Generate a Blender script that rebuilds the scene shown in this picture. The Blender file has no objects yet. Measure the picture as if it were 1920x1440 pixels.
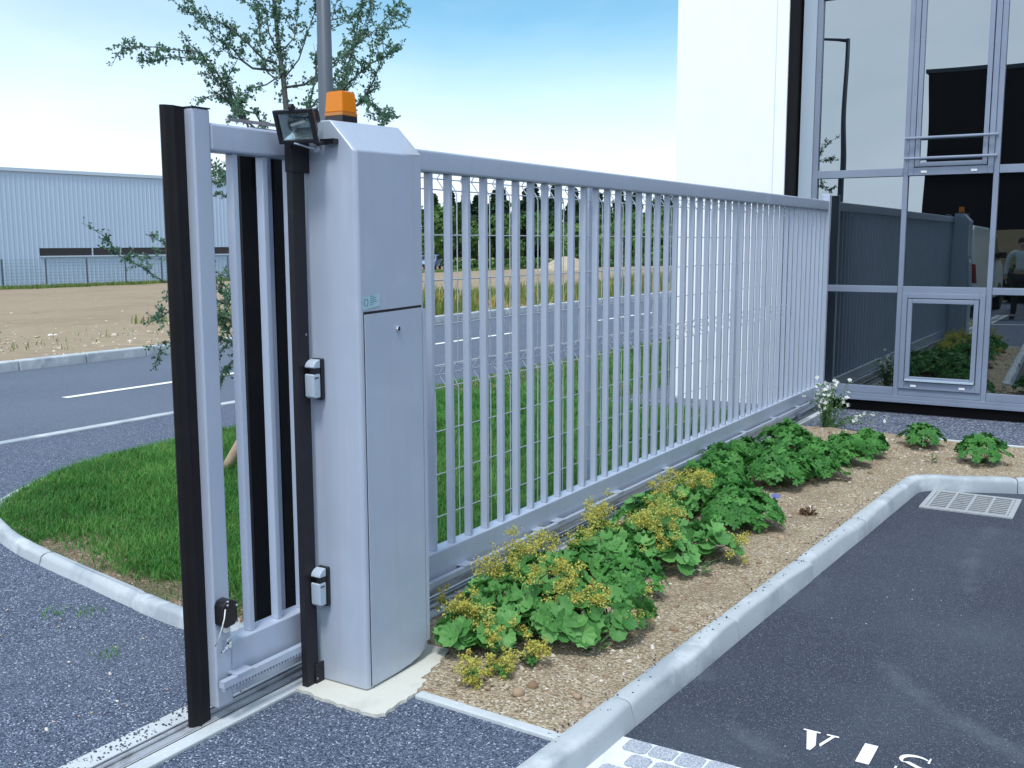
import bpy, bmesh, math, random
import numpy as np
from mathutils import Vector, Matrix
R_ = math.radians
rng = np.random.default_rng(7)
random.seed(7)
scene = bpy.context.scene
COL = scene.collection

# ------------------------------------------------------------------ camera
cam_d = bpy.data.cameras.new("camera"); cam = bpy.data.objects.new("camera", cam_d); COL.objects.link(cam)
cam_d.sensor_width = 36; cam_d.lens = 1940/1920*36; cam_d.clip_start = .05; cam_d.clip_end = 3000
F = Vector((0.84584003, 0.51590637, -0.13562917)); Rt = Vector((0.52042893, -0.85390145, -0.00245947)); U = Vector((0.1170828, 0.06850503, 0.99075662))
M = Matrix.Identity(4)
for i in range(3):
    M[i][0] = Rt[i]; M[i][1] = U[i]; M[i][2] = -F[i]
M[2][3] = 1.62
cam.matrix_world = M
scene.camera = cam

# ------------------------------------------------------------------ sky and sun
SUN_EL, SUN_AZ = R_(64), math.atan2(-.62, -.22)      # azimuth measured from +Y towards +X
world = bpy.data.worlds.new("World"); scene.world = world; world.use_nodes = True
nt = world.node_tree; nt.nodes.clear()
def N(t, ty, **kw):
    n = t.nodes.new(ty)
    for k, v in kw.items(): setattr(n, k, v)
    return n
def setin(n, **kw):
    for k, v in kw.items():
        n.inputs[k.replace('_', ' ')].default_value = v
    return n
L = nt.links.new
sky = N(nt, 'ShaderNodeTexSky', sky_type='NISHITA', sun_disc=False, sun_elevation=SUN_EL, sun_rotation=SUN_AZ, air_density=1.0, dust_density=.4, ozone_density=2.0)
tc = N(nt, 'ShaderNodeTexCoord')
sep = N(nt, 'ShaderNodeSeparateXYZ'); L(tc.outputs['Generated'], sep.inputs[0])
mp = N(nt, 'ShaderNodeMapping'); mp.inputs['Scale'].default_value = (1.0, 1.0, 2.6); L(tc.outputs['Generated'], mp.inputs[0])
no = N(nt, 'ShaderNodeTexNoise'); setin(no, Scale=1.7, Detail=7.0, Roughness=.55, Distortion=.4); L(mp.outputs[0], no.inputs['Vector'])
# cloud cover: full near the horizon, breaking up with height and towards +X
def math_(op, a, b=None, c=None, clamp=False):
    m = N(nt, 'ShaderNodeMath', operation=op, use_clamp=clamp)
    for i, v in enumerate((a, b, c)):
        if v is None: continue
        if isinstance(v, (int, float)): m.inputs[i].default_value = v
        else: L(v, m.inputs[i])
    return m.outputs[0]
rise = N(nt, 'ShaderNodeMapRange', interpolation_type='SMOOTHSTEP'); rise.inputs['From Min'].default_value = .035; rise.inputs['From Max'].default_value = .23; L(sep.outputs['Z'], rise.inputs['Value'])
side = N(nt, 'ShaderNodeMapRange', interpolation_type='SMOOTHSTEP'); side.inputs['From Min'].default_value = .45; side.inputs['From Max'].default_value = .93; side.inputs['To Min'].default_value = .60; side.inputs['To Max'].default_value = 1.0; L(sep.outputs['X'], side.inputs['Value'])
cover = math_('SUBTRACT', 1.06, math_('MULTIPLY', math_('MULTIPLY', rise.outputs[0], side.outputs[0]), .98))
cover = math_('ADD', cover, math_('MULTIPLY', math_('SUBTRACT', no.outputs['Fac'], .5), .75))
back = math_('MAXIMUM', math_('MULTIPLY', sep.outputs['X'], -1.0), 0.0)
cover = math_('ADD', cover, math_('MULTIPLY', back, .8))
cover = math_('MINIMUM', math_('MAXIMUM', cover, 0.0), 1.0)
no2 = N(nt, 'ShaderNodeTexNoise'); setin(no2, Scale=2.3, Detail=6.0, Roughness=.6); L(mp.outputs[0], no2.inputs['Vector'])
cr = N(nt, 'ShaderNodeValToRGB'); cr.color_ramp.elements[0].position = .3; cr.color_ramp.elements[1].position = .72
cr.color_ramp.elements[0].color = (5.9, 6.9, 8.3, 1); cr.color_ramp.elements[1].color = (8.0, 8.8, 9.9, 1)
L(no2.outputs['Fac'], cr.inputs[0])
mx = N(nt, 'ShaderNodeMix', data_type='RGBA'); L(cover, mx.inputs['Factor']); tint = N(nt, 'ShaderNodeMix', data_type='RGBA', blend_type='MULTIPLY'); tint.inputs['Factor'].default_value = 1; L(sky.outputs[0], tint.inputs['A']); tint.inputs['B'].default_value = (.72, 1.12, 1.13, 1)
bb = N(nt, 'ShaderNodeVectorMath', operation='SCALE'); L(cr.outputs[0], bb.inputs[0]); L(math_('ADD', math_('MULTIPLY', back, .55), 1.05), bb.inputs['Scale'])
L(tint.outputs['Result'], mx.inputs['A']); L(bb.outputs[0], mx.inputs['B'])
bg = N(nt, 'ShaderNodeBackground'); bg.inputs['Strength'].default_value = .10; L(mx.outputs['Result'], bg.inputs['Color'])
wo = N(nt, 'ShaderNodeOutputWorld'); L(bg.outputs[0], wo.inputs[0])

sun_d = bpy.data.lights.new("sun", 'SUN'); sun_d.energy = 1.65; sun_d.angle = R_(12); sun_d.color = (1, .98, .95)
sun = bpy.data.objects.new("sun", sun_d); COL.objects.link(sun)
sv = Vector((math.sin(SUN_AZ)*math.cos(SUN_EL), math.cos(SUN_AZ)*math.cos(SUN_EL), math.sin(SUN_EL)))
sun.rotation_euler = sv.to_track_quat('Z', 'Y').to_euler(); sun.location = (0, 0, 30)
scene.view_settings.view_transform = 'Standard'; scene.view_settings.look = 'None'
scene.view_settings.exposure = 0.56; scene.view_settings.gamma = 1; scene.view_settings.use_curve_mapping = False
scene.cycles.max_bounces = 6; scene.cycles.transparent_max_bounces = 8; scene.cycles.use_denoising = True

# ------------------------------------------------------------------ materials
def mat(name, color, rough=.6, metal=0., spec=.5, ior=None, noise=None, bump=None, transl=0., var=None, emis=None, coat=0):
    """noise=(scale, second colour, lo, hi[, detail]); bump=(scale, strength, dist[, kind]); var = second colour by the 'var' attribute"""
    m = bpy.data.materials.new(name); m.use_nodes = True; t = m.node_tree; l = t.links.new
    b = t.nodes['Principled BSDF']; out = t.nodes['Material Output']
    b.inputs['Base Color'].default_value = (*color, 1); b.inputs['Roughness'].default_value = rough; b.inputs['Metallic'].default_value = metal
    b.inputs['Specular IOR Level'].default_value = spec; b.inputs['Coat Weight'].default_value = coat
    if ior: b.inputs['IOR'].default_value = ior
    c = N(t, 'ShaderNodeTexCoord')
    g = N(t, 'ShaderNodeNewGeometry')
    cur = None
    if noise:
        for nz in (noise if isinstance(noise, list) else [noise]):
            n = N(t, 'ShaderNodeTexNoise'); n.inputs['Scale'].default_value = nz[0]; n.inputs['Detail'].default_value = nz[4] if len(nz) > 4 else 5
            n.inputs['Roughness'].default_value = .6
            l(g.outputs['Position'], n.inputs['Vector'])
            mr = N(t, 'ShaderNodeMapRange'); mr.inputs['From Min'].default_value = nz[2]; mr.inputs['From Max'].default_value = nz[3]; l(n.outputs['Fac'], mr.inputs['Value'])
            mm = N(t, 'ShaderNodeMix', data_type='RGBA'); l(mr.outputs[0], mm.inputs['Factor'])
            if cur is None: mm.inputs['A'].default_value = (*color, 1)
            else: l(cur, mm.inputs['A'])
            mm.inputs['B'].default_value = (*nz[1], 1); cur = mm.outputs['Result']
    if var:
        a = N(t, 'ShaderNodeAttribute', attribute_name='var'); mm = N(t, 'ShaderNodeMix', data_type='RGBA'); l(a.outputs['Fac'], mm.inputs['Factor'])
        if cur is None: mm.inputs['A'].default_value = (*color, 1)
        else: l(cur, mm.inputs['A'])
        mm.inputs['B'].default_value = (*var, 1); cur = mm.outputs['Result']
    if cur is not None: l(cur, b.inputs['Base Color'])
    if bump:
        kind = bump[3] if len(bump) > 3 else 'noise'
        if kind == 'voronoi':
            n = N(t, 'ShaderNodeTexVoronoi', feature='F1'); ho = n.outputs['Distance']
        else:
            n = N(t, 'ShaderNodeTexNoise'); n.inputs['Detail'].default_value = 4; ho = n.outputs['Fac']
        n.inputs['Scale'].default_value = bump[0]; l(g.outputs['Position'], n.inputs['Vector'])
        bn = N(t, 'ShaderNodeBump'); bn.inputs['Strength'].default_value = bump[1]; bn.inputs['Distance'].default_value = bump[2]
        if kind == 'voronoi': bn.invert = True
        l(ho, bn.inputs['Height']); l(bn.outputs[0], b.inputs['Normal'])
    if transl:
        tr = N(t, 'ShaderNodeBsdfTranslucent'); ms = N(t, 'ShaderNodeMixShader'); ms.inputs[0].default_value = transl
        if cur is not None: l(cur, tr.inputs['Color'])
        else: tr.inputs['Color'].default_value = (*color, 1)
        l(b.outputs[0], ms.inputs[1]); l(tr.outputs[0], ms.inputs[2]); l(ms.outputs[0], out.inputs[0])
    return m

def gravel_mat(name, cols, scale, bumpd, white=.0, base_noise=None, rough=.85, scuff=None):
    """tiny stones: every voronoi cell its own tone"""
    m = bpy.data.materials.new(name); m.use_nodes = True; t = m.node_tree; l = t.links.new; b = t.nodes['Principled BSDF']
    b.inputs['Roughness'].default_value = rough; b.inputs['Specular IOR Level'].default_value = .35
    g = N(t, 'ShaderNodeNewGeometry')
    v = N(t, 'ShaderNodeTexVoronoi', feature='F1'); v.inputs['Scale'].default_value = scale; l(g.outputs['Position'], v.inputs['Vector'])
    s = N(t, 'ShaderNodeSeparateColor'); l(v.outputs['Color'], s.inputs[0])
    r = N(t, 'ShaderNodeValToRGB'); r.color_ramp.interpolation = 'LINEAR'
    e = r.color_ramp.elements
    n = len(cols)
    for i, (p, c) in enumerate(cols):
        if i < 2: x = e[i]; x.position = p
        else: x = e.new(p)
        x.color = (*c, 1)
    l(s.outputs[0], r.inputs[0]); cur = r.outputs[0]
    if base_noise:
        nn = N(t, 'ShaderNodeTexNoise'); nn.inputs['Scale'].default_value = base_noise[0]; nn.inputs['Detail'].default_value = 6; l(g.outputs['Position'], nn.inputs['Vector'])
        mr = N(t, 'ShaderNodeMapRange'); mr.inputs['From Min'].default_value = base_noise[2]; mr.inputs['From Max'].default_value = base_noise[3]
        mr.inputs['To Max'].default_value = base_noise[4]; l(nn.outputs['Fac'], mr.inputs['Value'])
        mm = N(t, 'ShaderNodeMix', data_type='RGBA'); l(mr.outputs[0], mm.inputs['Factor']); l(cur, mm.inputs['A']); mm.inputs['B'].default_value = (*base_noise[1], 1); cur = mm.outputs['Result']
    if scuff:
        w = N(t, 'ShaderNodeTexWave', wave_type='RINGS', rings_direction='Z'); w.inputs['Scale'].default_value = .42; w.inputs['Distortion'].default_value = 1.6; w.inputs['Detail'].default_value = 3; w.inputs['Detail Scale'].default_value = .8
        mpp = N(t, 'ShaderNodeMapping'); mpp.inputs['Location'].default_value = (-6.2, 1.9, 0); l(g.outputs['Position'], mpp.inputs[0]); l(mpp.outputs[0], w.inputs['Vector'])
        mr1 = N(t, 'ShaderNodeMapRange'); mr1.inputs['From Min'].default_value = .93; mr1.inputs['From Max'].default_value = 1.0; l(w.outputs['Fac'], mr1.inputs['Value'])
        n5 = N(t, 'ShaderNodeTexNoise'); n5.inputs['Scale'].default_value = 2.2; n5.inputs['Detail'].default_value = 8; n5.inputs['Roughness'].default_value = .7; l(g.outputs['Position'], n5.inputs['Vector'])
        mr2 = N(t, 'ShaderNodeMapRange'); mr2.inputs['From Min'].default_value = .50; mr2.inputs['From Max'].default_value = .68; l(n5.outputs['Fac'], mr2.inputs['Value'])
        mu = N(t, 'ShaderNodeMath', operation='MULTIPLY'); l(mr1.outputs[0], mu.inputs[0]); l(mr2.outputs[0], mu.inputs[1])
        n6 = N(t, 'ShaderNodeTexNoise'); n6.inputs['Scale'].default_value = 9; n6.inputs['Detail'].default_value = 8; n6.inputs['Roughness'].default_value = .75; l(g.outputs['Position'], n6.inputs['Vector'])
        mr3 = N(t, 'ShaderNodeMapRange'); mr3.inputs['From Min'].default_value = .60; mr3.inputs['From Max'].default_value = .80; mr3.inputs['To Max'].default_value = .8; l(n6.outputs['Fac'], mr3.inputs['Value'])
        ad = N(t, 'ShaderNodeMath', operation='ADD', use_clamp=True); l(mu.outputs[0], ad.inputs[0]); l(mr3.outputs[0], ad.inputs[1])
        md = N(t, 'ShaderNodeMath', operation='MULTIPLY'); md.inputs[1].default_value = .42; l(ad.outputs[0], md.inputs[0])
        mm = N(t, 'ShaderNodeMix', data_type='RGBA'); l(md.outputs[0], mm.inputs['Factor']); l(cur, mm.inputs['A']); mm.inputs['B'].default_value = (*scuff, 1); cur = mm.outputs['Result']
    l(cur, b.inputs['Base Color'])
    bn = N(t, 'ShaderNodeBump'); bn.invert = True; bn.inputs['Strength'].default_value = 1; bn.inputs['Distance'].default_value = bumpd
    l(v.outputs['Distance'], bn.inputs['Height']); l(bn.outputs[0], b.inputs['Normal'])
    return m

PAINT = (.40, .465, .575)
MT = {}
MT['paint'] = mat('gate_paint', PAINT, .34, spec=.4, coat=.35, noise=[(3.0, (.375, .44, .55), .45, .75), (60, (.43, .49, .60), .68, .8)], bump=(900, .03, .001))
MT['cabinet'] = mat('cabinet_paint', (.405, .47, .575), .34, coat=.35, spec=.45, noise=[(2.0, (.38, .445, .55), .4, .7), (9, (.425, .49, .595), .5, .8), (140, (.20, .22, .28), .74, .8, 2)])
def dirt(m, top, col, amt):
    '''dust and splash marks that reach up from the ground'''
    t = m.node_tree; l = t.links.new; b = t.nodes['Principled BSDF']; src = b.inputs['Base Color'].links[0].from_socket
    g = N(t, 'ShaderNodeNewGeometry'); sp = N(t, 'ShaderNodeSeparateXYZ'); l(g.outputs['Position'], sp.inputs[0])
    n = N(t, 'ShaderNodeTexNoise'); n.inputs['Scale'].default_value = 28; n.inputs['Detail'].default_value = 8; n.inputs['Roughness'].default_value = .75; l(g.outputs['Position'], n.inputs['Vector'])
    z = N(t, 'ShaderNodeMapRange'); z.inputs['From Min'].default_value = 0; z.inputs['From Max'].default_value = top; z.inputs['To Min'].default_value = .26; z.inputs['To Max'].default_value = -.12; l(sp.outputs['Z'], z.inputs['Value'])
    a = N(t, 'ShaderNodeMath', operation='ADD'); l(n.outputs['Fac'], a.inputs[0]); l(z.outputs[0], a.inputs[1])
    q = N(t, 'ShaderNodeMapRange'); q.inputs['From Min'].default_value = .52; q.inputs['From Max'].default_value = .80; q.inputs['To Max'].default_value = amt; l(a.outputs[0], q.inputs['Value'])
    x = N(t, 'ShaderNodeMix', data_type='RGBA'); l(q.outputs[0], x.inputs['Factor']); l(src, x.inputs['A']); x.inputs['B'].default_value = (*col, 1); l(x.outputs['Result'], b.inputs['Base Color'])
    mp_ = N(t, 'ShaderNodeMapping'); mp_.inputs['Scale'].default_value = (34, 34, .9); l(g.outputs['Position'], mp_.inputs[0])
    n2 = N(t, 'ShaderNodeTexNoise'); n2.inputs['Scale'].default_value = 1; n2.inputs['Detail'].default_value = 6; l(mp_.outputs[0], n2.inputs['Vector'])
    q2 = N(t, 'ShaderNodeMapRange'); q2.inputs['From Min'].default_value = .52; q2.inputs['From Max'].default_value = .78; q2.inputs['To Max'].default_value = .32; l(n2.outputs['Fac'], q2.inputs['Value'])
    x2 = N(t, 'ShaderNodeMix', data_type='RGBA'); l(q2.outputs[0], x2.inputs['Factor']); l(x.outputs['Result'], x2.inputs['A']); x2.inputs['B'].default_value = (col[0]*.95, col[1], col[2]*1.05, 1); l(x2.outputs['Result'], b.inputs['Base Color'])
dirt(MT['paint'], .35, (.36, .36, .36), .4); dirt(MT['cabinet'], .30, (.38, .38, .38), .35)
MT['rubber'] = mat('black_rubber', (.008, .0075, .009), .55, spec=.25, noise=(9, (.014, .013, .015), .5, .8))
MT['blacksteel'] = mat('black_metal', (.016, .015, .02), .5, spec=.3, noise=(20, (.03, .028, .032), .6, .8))
MT['dark'] = mat('dark_gap', (.01, .01, .012), .8)
MT['steel'] = mat('galvanised_steel', (.42, .45, .50), .38, metal=.85, noise=(30, (.25, .27, .3), .5, .75))
MT['chrome'] = mat('chrome', (.75, .78, .8), .12, metal=1)
MT['rail'] = mat('rail_steel', (.40, .43, .47), .45, metal=.3, noise=[(12, (.2, .2, .22), .5, .7), (70, (.45, .46, .48), .6, .75)])
MT['concrete'] = mat('pale_concrete', (.50, .55, .57), .85, spec=.2, noise=[(5, (.44, .48, .50), .45, .72), (45, (.65, .67, .66), .55, .8), (160, (.30, .32, .33), .70, .76, 2)], bump=(120, .25, .004))
MT['cream_concrete'] = mat('fresh_concrete', (.58, .59, .53), .9, spec=.2, noise=[(6, (.48, .48, .44), .5, .75), (80, (.48, .48, .44), .66, .76, 3)], bump=(60, .4, .006))
MT['grate_iron'] = mat('grate_iron', (.36, .39, .41), .7, noise=(40, (.22, .2, .18), .55, .75))
MT['kerb'] = mat('kerb_concrete', (.42, .47, .50), .85, spec=.25, noise=[(1.9, (.33, .38, .42), .50, .58), (4.5, (.52, .57, .60), .52, .66), (30, (.38, .42, .45), .58, .8), (110, (.24, .27, .29), .70, .76, 2)], bump=(70, .22, .004))
MT['kerb_dark'] = mat('kerb_joint', (.25, .27, .28), .95)
MT['gravel'] = gravel_mat('gravel_paving', [(0, (.022, .032, .056)), (.5, (.085, .112, .17)), (.93, (.175, .215, .30)), (1, (.55, .62, .72))], 190, .005, base_noise=(1.3, (.15, .17, .22), .5, .8, .35))
MT['chippings'] = gravel_mat('blue_grey_chippings', [(0, (.045, .055, .085)), (.5, (.10, .125, .185)), (.85, (.16, .19, .26)), (1, (.5, .55, .62))], 75, .012)
MT['asphalt'] = gravel_mat('parking_asphalt', [(0, (.024, .030, .046)), (.6, (.044, .055, .081)), (.95, (.078, .094, .127)), (1, (.26, .29, .33))], 300, .0022, base_noise=(1.1, (.085, .105, .14), .46, .78, .6), scuff=(.14, .165, .20))
MT['road'] = gravel_mat('road_asphalt', [(0, (.075, .097, .135)), (.6, (.098, .125, .17)), (1, (.14, .17, .22))], 90, .002, base_noise=(.5, (.125, .155, .20), .4, .7, .6))
MT['soil'] = gravel_mat('stony_soil', [(0, (.22, .165, .10)), (.55, (.40, .325, .225)), (.9, (.50, .43, .315)), (1, (.68, .64, .55))], 120, .009, base_noise=(2.6, (.25, .185, .125), .5, .75, .7), rough=.95)
MT['soil_island'] = gravel_mat('island_earth', [(0, (.10, .07, .045)), (.5, (.22, .155, .10)), (.9, (.34, .26, .18)), (1, (.55, .50, .42))], 110, .008, base_noise=(3.0, (.06, .09, .03), .45, .7, .8), rough=.95)
MT['field'] = mat('dry_earth', (.31, .25, .175), .95, spec=.1, noise=[(.22, (.27, .21, .145), .45, .7), (1.6, (.38, .32, .24), .55, .8), (.9, (.20, .20, .10), .62, .78)], bump=(3.0, .6, .15))
MT['base'] = mat('base_earth', (.20, .16, .11), .95, noise=(.4, (.12, .16, .06), .4, .7))
MT['white_paint'] = mat('road_paint', (.80, .81, .80), .7, noise=(60, (.5, .52, .54), .62, .78))
MT['yellow_paint'] = mat('yellow_road_paint', (.75, .66, .10), .7, noise=(20, (.5, .45, .1), .6, .8))
MT['granite'] = gravel_mat('granite_setts', [(0, (.20, .23, .28)), (.5, (.36, .40, .46)), (1, (.56, .60, .66))], 330, .001)
MT['mortar'] = mat('white_mortar', (.70, .74, .76), .9, noise=(30, (.55, .58, .6), .5, .8))
MT['wall_white'] = mat('white_render', (.90, .91, .92), .9, spec=.1, noise=(2, (.86, .88, .895), .4, .7), bump=(200, .08, .001))
MT['cladding_black'] = mat('black_cladding', (.008, .007, .008), .7, spec=.2)
MT['glass_dark'] = None
MT['warehouse'] = mat('pale_blue_sheet', (.37, .475, .61), .55, spec=.25, noise=(.15, (.35, .455, .585), .4, .7))
MT['trim_blue'] = mat('trim_blue', (.42, .52, .62), .5)
MT['warehouse_window'] = mat('warehouse_glass', (.012, .013, .018), .15)
MT['bark'] = mat('tree_bark', (.10, .105, .10), .9, noise=(30, (.06, .06, .055), .4, .7), bump=(90, .5, .004))
MT['stake'] = mat('peeled_stake_wood', (.55, .42, .30), .8, noise=(14, (.42, .31, .21), .45, .7))
MT['leaf_tree'] = mat('tree_leaf', (.07, .16, .105), .5, transl=.35, var=(.15, .30, .17))
MT['leaf_mantle'] = mat('broad_leaf', (.055, .20, .045), .5, spec=.3, transl=.25, var=(.16, .40, .11))
MT['leaf_geranium'] = mat('lobed_leaf', (.035, .155, .032), .5, spec=.25, transl=.25, var=(.10, .31, .065))
MT['leaf_small'] = mat('small_leaf', (.05, .15, .05), .55, transl=.25, var=(.12, .26, .08))
MT['flower_yellow'] = mat('ochre_flower', (.60, .48, .08), .7, transl=.25, var=(.46, .53, .14))
MT['flower_white'] = mat('white_petal', (.82, .83, .80), .6, transl=.3)
MT['flower_blue'] = mat('blue_petal', (.16, .20, .50), .6, transl=.3)
MT['stem'] = mat('green_stem', (.09, .17, .05), .6)
MT['grass'] = mat('grass_blade', (.030, .155, .022), .55, spec=.25, transl=.25, var=(.13, .345, .065))
MT['weed'] = mat('weed_green', (.09, .17, .03), .7, transl=.2, var=(.22, .26, .06))
MT['weed_dry'] = mat('weed_dry', (.24, .15, .06), .8, transl=.2, var=(.42, .36, .08))
MT['dead'] = mat('brown_dead_leaf', (.10, .05, .025), .8)
MT['crown_dark'] = mat('conifer_needles', (.010, .040, .018), .8, transl=.1, var=(.030, .085, .025))
MT['crown_mid'] = mat('deciduous_leaves', (.030, .095, .022), .8, transl=.15, var=(.10, .19, .04))
MT['crown_light'] = mat('pale_leaves', (.08, .18, .04), .8, transl=.2, var=(.20, .32, .09))
MT['pebble'] = mat('pebble', (.40, .31, .22), .85, var=(.70, .66, .60))
MT['chip_dark'] = mat('dark_chip', (.035, .04, .055), .8, var=(.12, .13, .17))
MT['pole'] = mat('lamp_pole_paint', (.085, .105, .13), .45, spec=.3, noise=(3, (.07, .09, .115), .4, .7))
MT['wire'] = mat('fence_wire', (.48, .52, .58), .4, metal=.3)
MT['silver_plastic'] = mat('silver_plastic', (.42, .50, .58), .3, spec=.5, noise=(5, (.38, .46, .54), .4, .7))
MT['black_plastic'] = mat('black_plastic', (.012, .012, .016), .35)
MT['black_gloss'] = mat('black_gloss_window', (.006, .006, .007), .08)
MT['white_plastic'] = mat('white_plastic', (.7, .72, .7), .4)
MT['sticker'] = mat('sticker', (.36, .55, .62), .4)
MT['sticker_ink'] = mat('sticker_ink', (.08, .2, .22), .5)
MT['orange'] = mat('orange_lens', (.95, .31, .01), .25, spec=.5, transl=.35)
MT['amber_dark'] = mat('amber_dark', (.45, .16, .02), .3)
MT['reflector'] = mat('reflector_foil', (.62, .70, .74), .22, metal=.9, bump=(160, .35, .003))
MT['clear'] = mat('clear_glass', (.9, .95, .95), .02); _b = MT['clear'].node_tree.nodes['Principled BSDF']; _b.inputs['Transmission Weight'].default_value = 1; _b.inputs['IOR'].default_value = 1.1
MT['van_white'] = mat('van_white_paint', (.72, .76, .76), .3, coat=.4)
MT['car_blue'] = mat('car_paint', (.16, .24, .36), .3, coat=.4)
MT['car_glass'] = mat('car_glass', (.02, .025, .03), .06)
MT['tyre'] = mat('tyre', (.012, .012, .012), .8)
MT['red'] = mat('tail_light', (.35, .01, .01), .3)
MT['skin'] = mat('skin', (.50, .29, .20), .6)
MT['shirt'] = mat('grey_shirt', (.55, .60, .60), .9)
MT['trousers'] = mat('dark_trousers', (.02, .02, .025), .9)
MT['hair'] = mat('dark_hair', (.03, .02, .015), .7)
MT['dark_building'] = mat('dark_building_cladding', (.012, .013, .016), .6, spec=.1)
MT['berm'] = mat('rough_grass_bank', (.12, .085, .04), .95, noise=[(1.2, (.06, .075, .025), .45, .7), (6, (.20, .15, .09), .6, .8)])
MT['sign_white'] = mat('sign_white', (.8, .82, .82), .6)
MT['frame'] = mat('window_frame_paint', (.225, .275, .365), .35, spec=.4, noise=(2.5, (.20, .24, .32), .4, .7))
def glass_pane(name, seed, tilt):
    m = bpy.data.materials.new(name); m.use_nodes = True; t = m.node_tree; l = t.links.new; b = t.nodes['Principled BSDF']
    b.inputs['Base Color'].default_value = (.004, .0045, .005, 1); b.inputs['Roughness'].default_value = 0.0; b.inputs['IOR'].default_value = 3.1; b.inputs['Specular Tint'].default_value = (.85, .96, 1, 1)
    g = N(t, 'ShaderNodeNewGeometry'); mpn = N(t, 'ShaderNodeMapping'); mpn.inputs['Location'].default_value = (seed*3.7, seed*1.3, seed*2.1); l(g.outputs['Position'], mpn.inputs[0])
    n = N(t, 'ShaderNodeTexNoise'); n.inputs['Scale'].default_value = .75; n.inputs['Detail'].default_value = 1; l(mpn.outputs[0], n.inputs['Vector'])
    bn = N(t, 'ShaderNodeBump'); bn.inputs['Strength'].default_value = 1; bn.inputs['Distance'].default_value = tilt; l(n.outputs['Fac'], bn.inputs['Height']); l(bn.outputs[0], b.inputs['Normal'])
    return m
MT['pane'] = glass_pane('mirrored_glass', 1, .0025)

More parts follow.
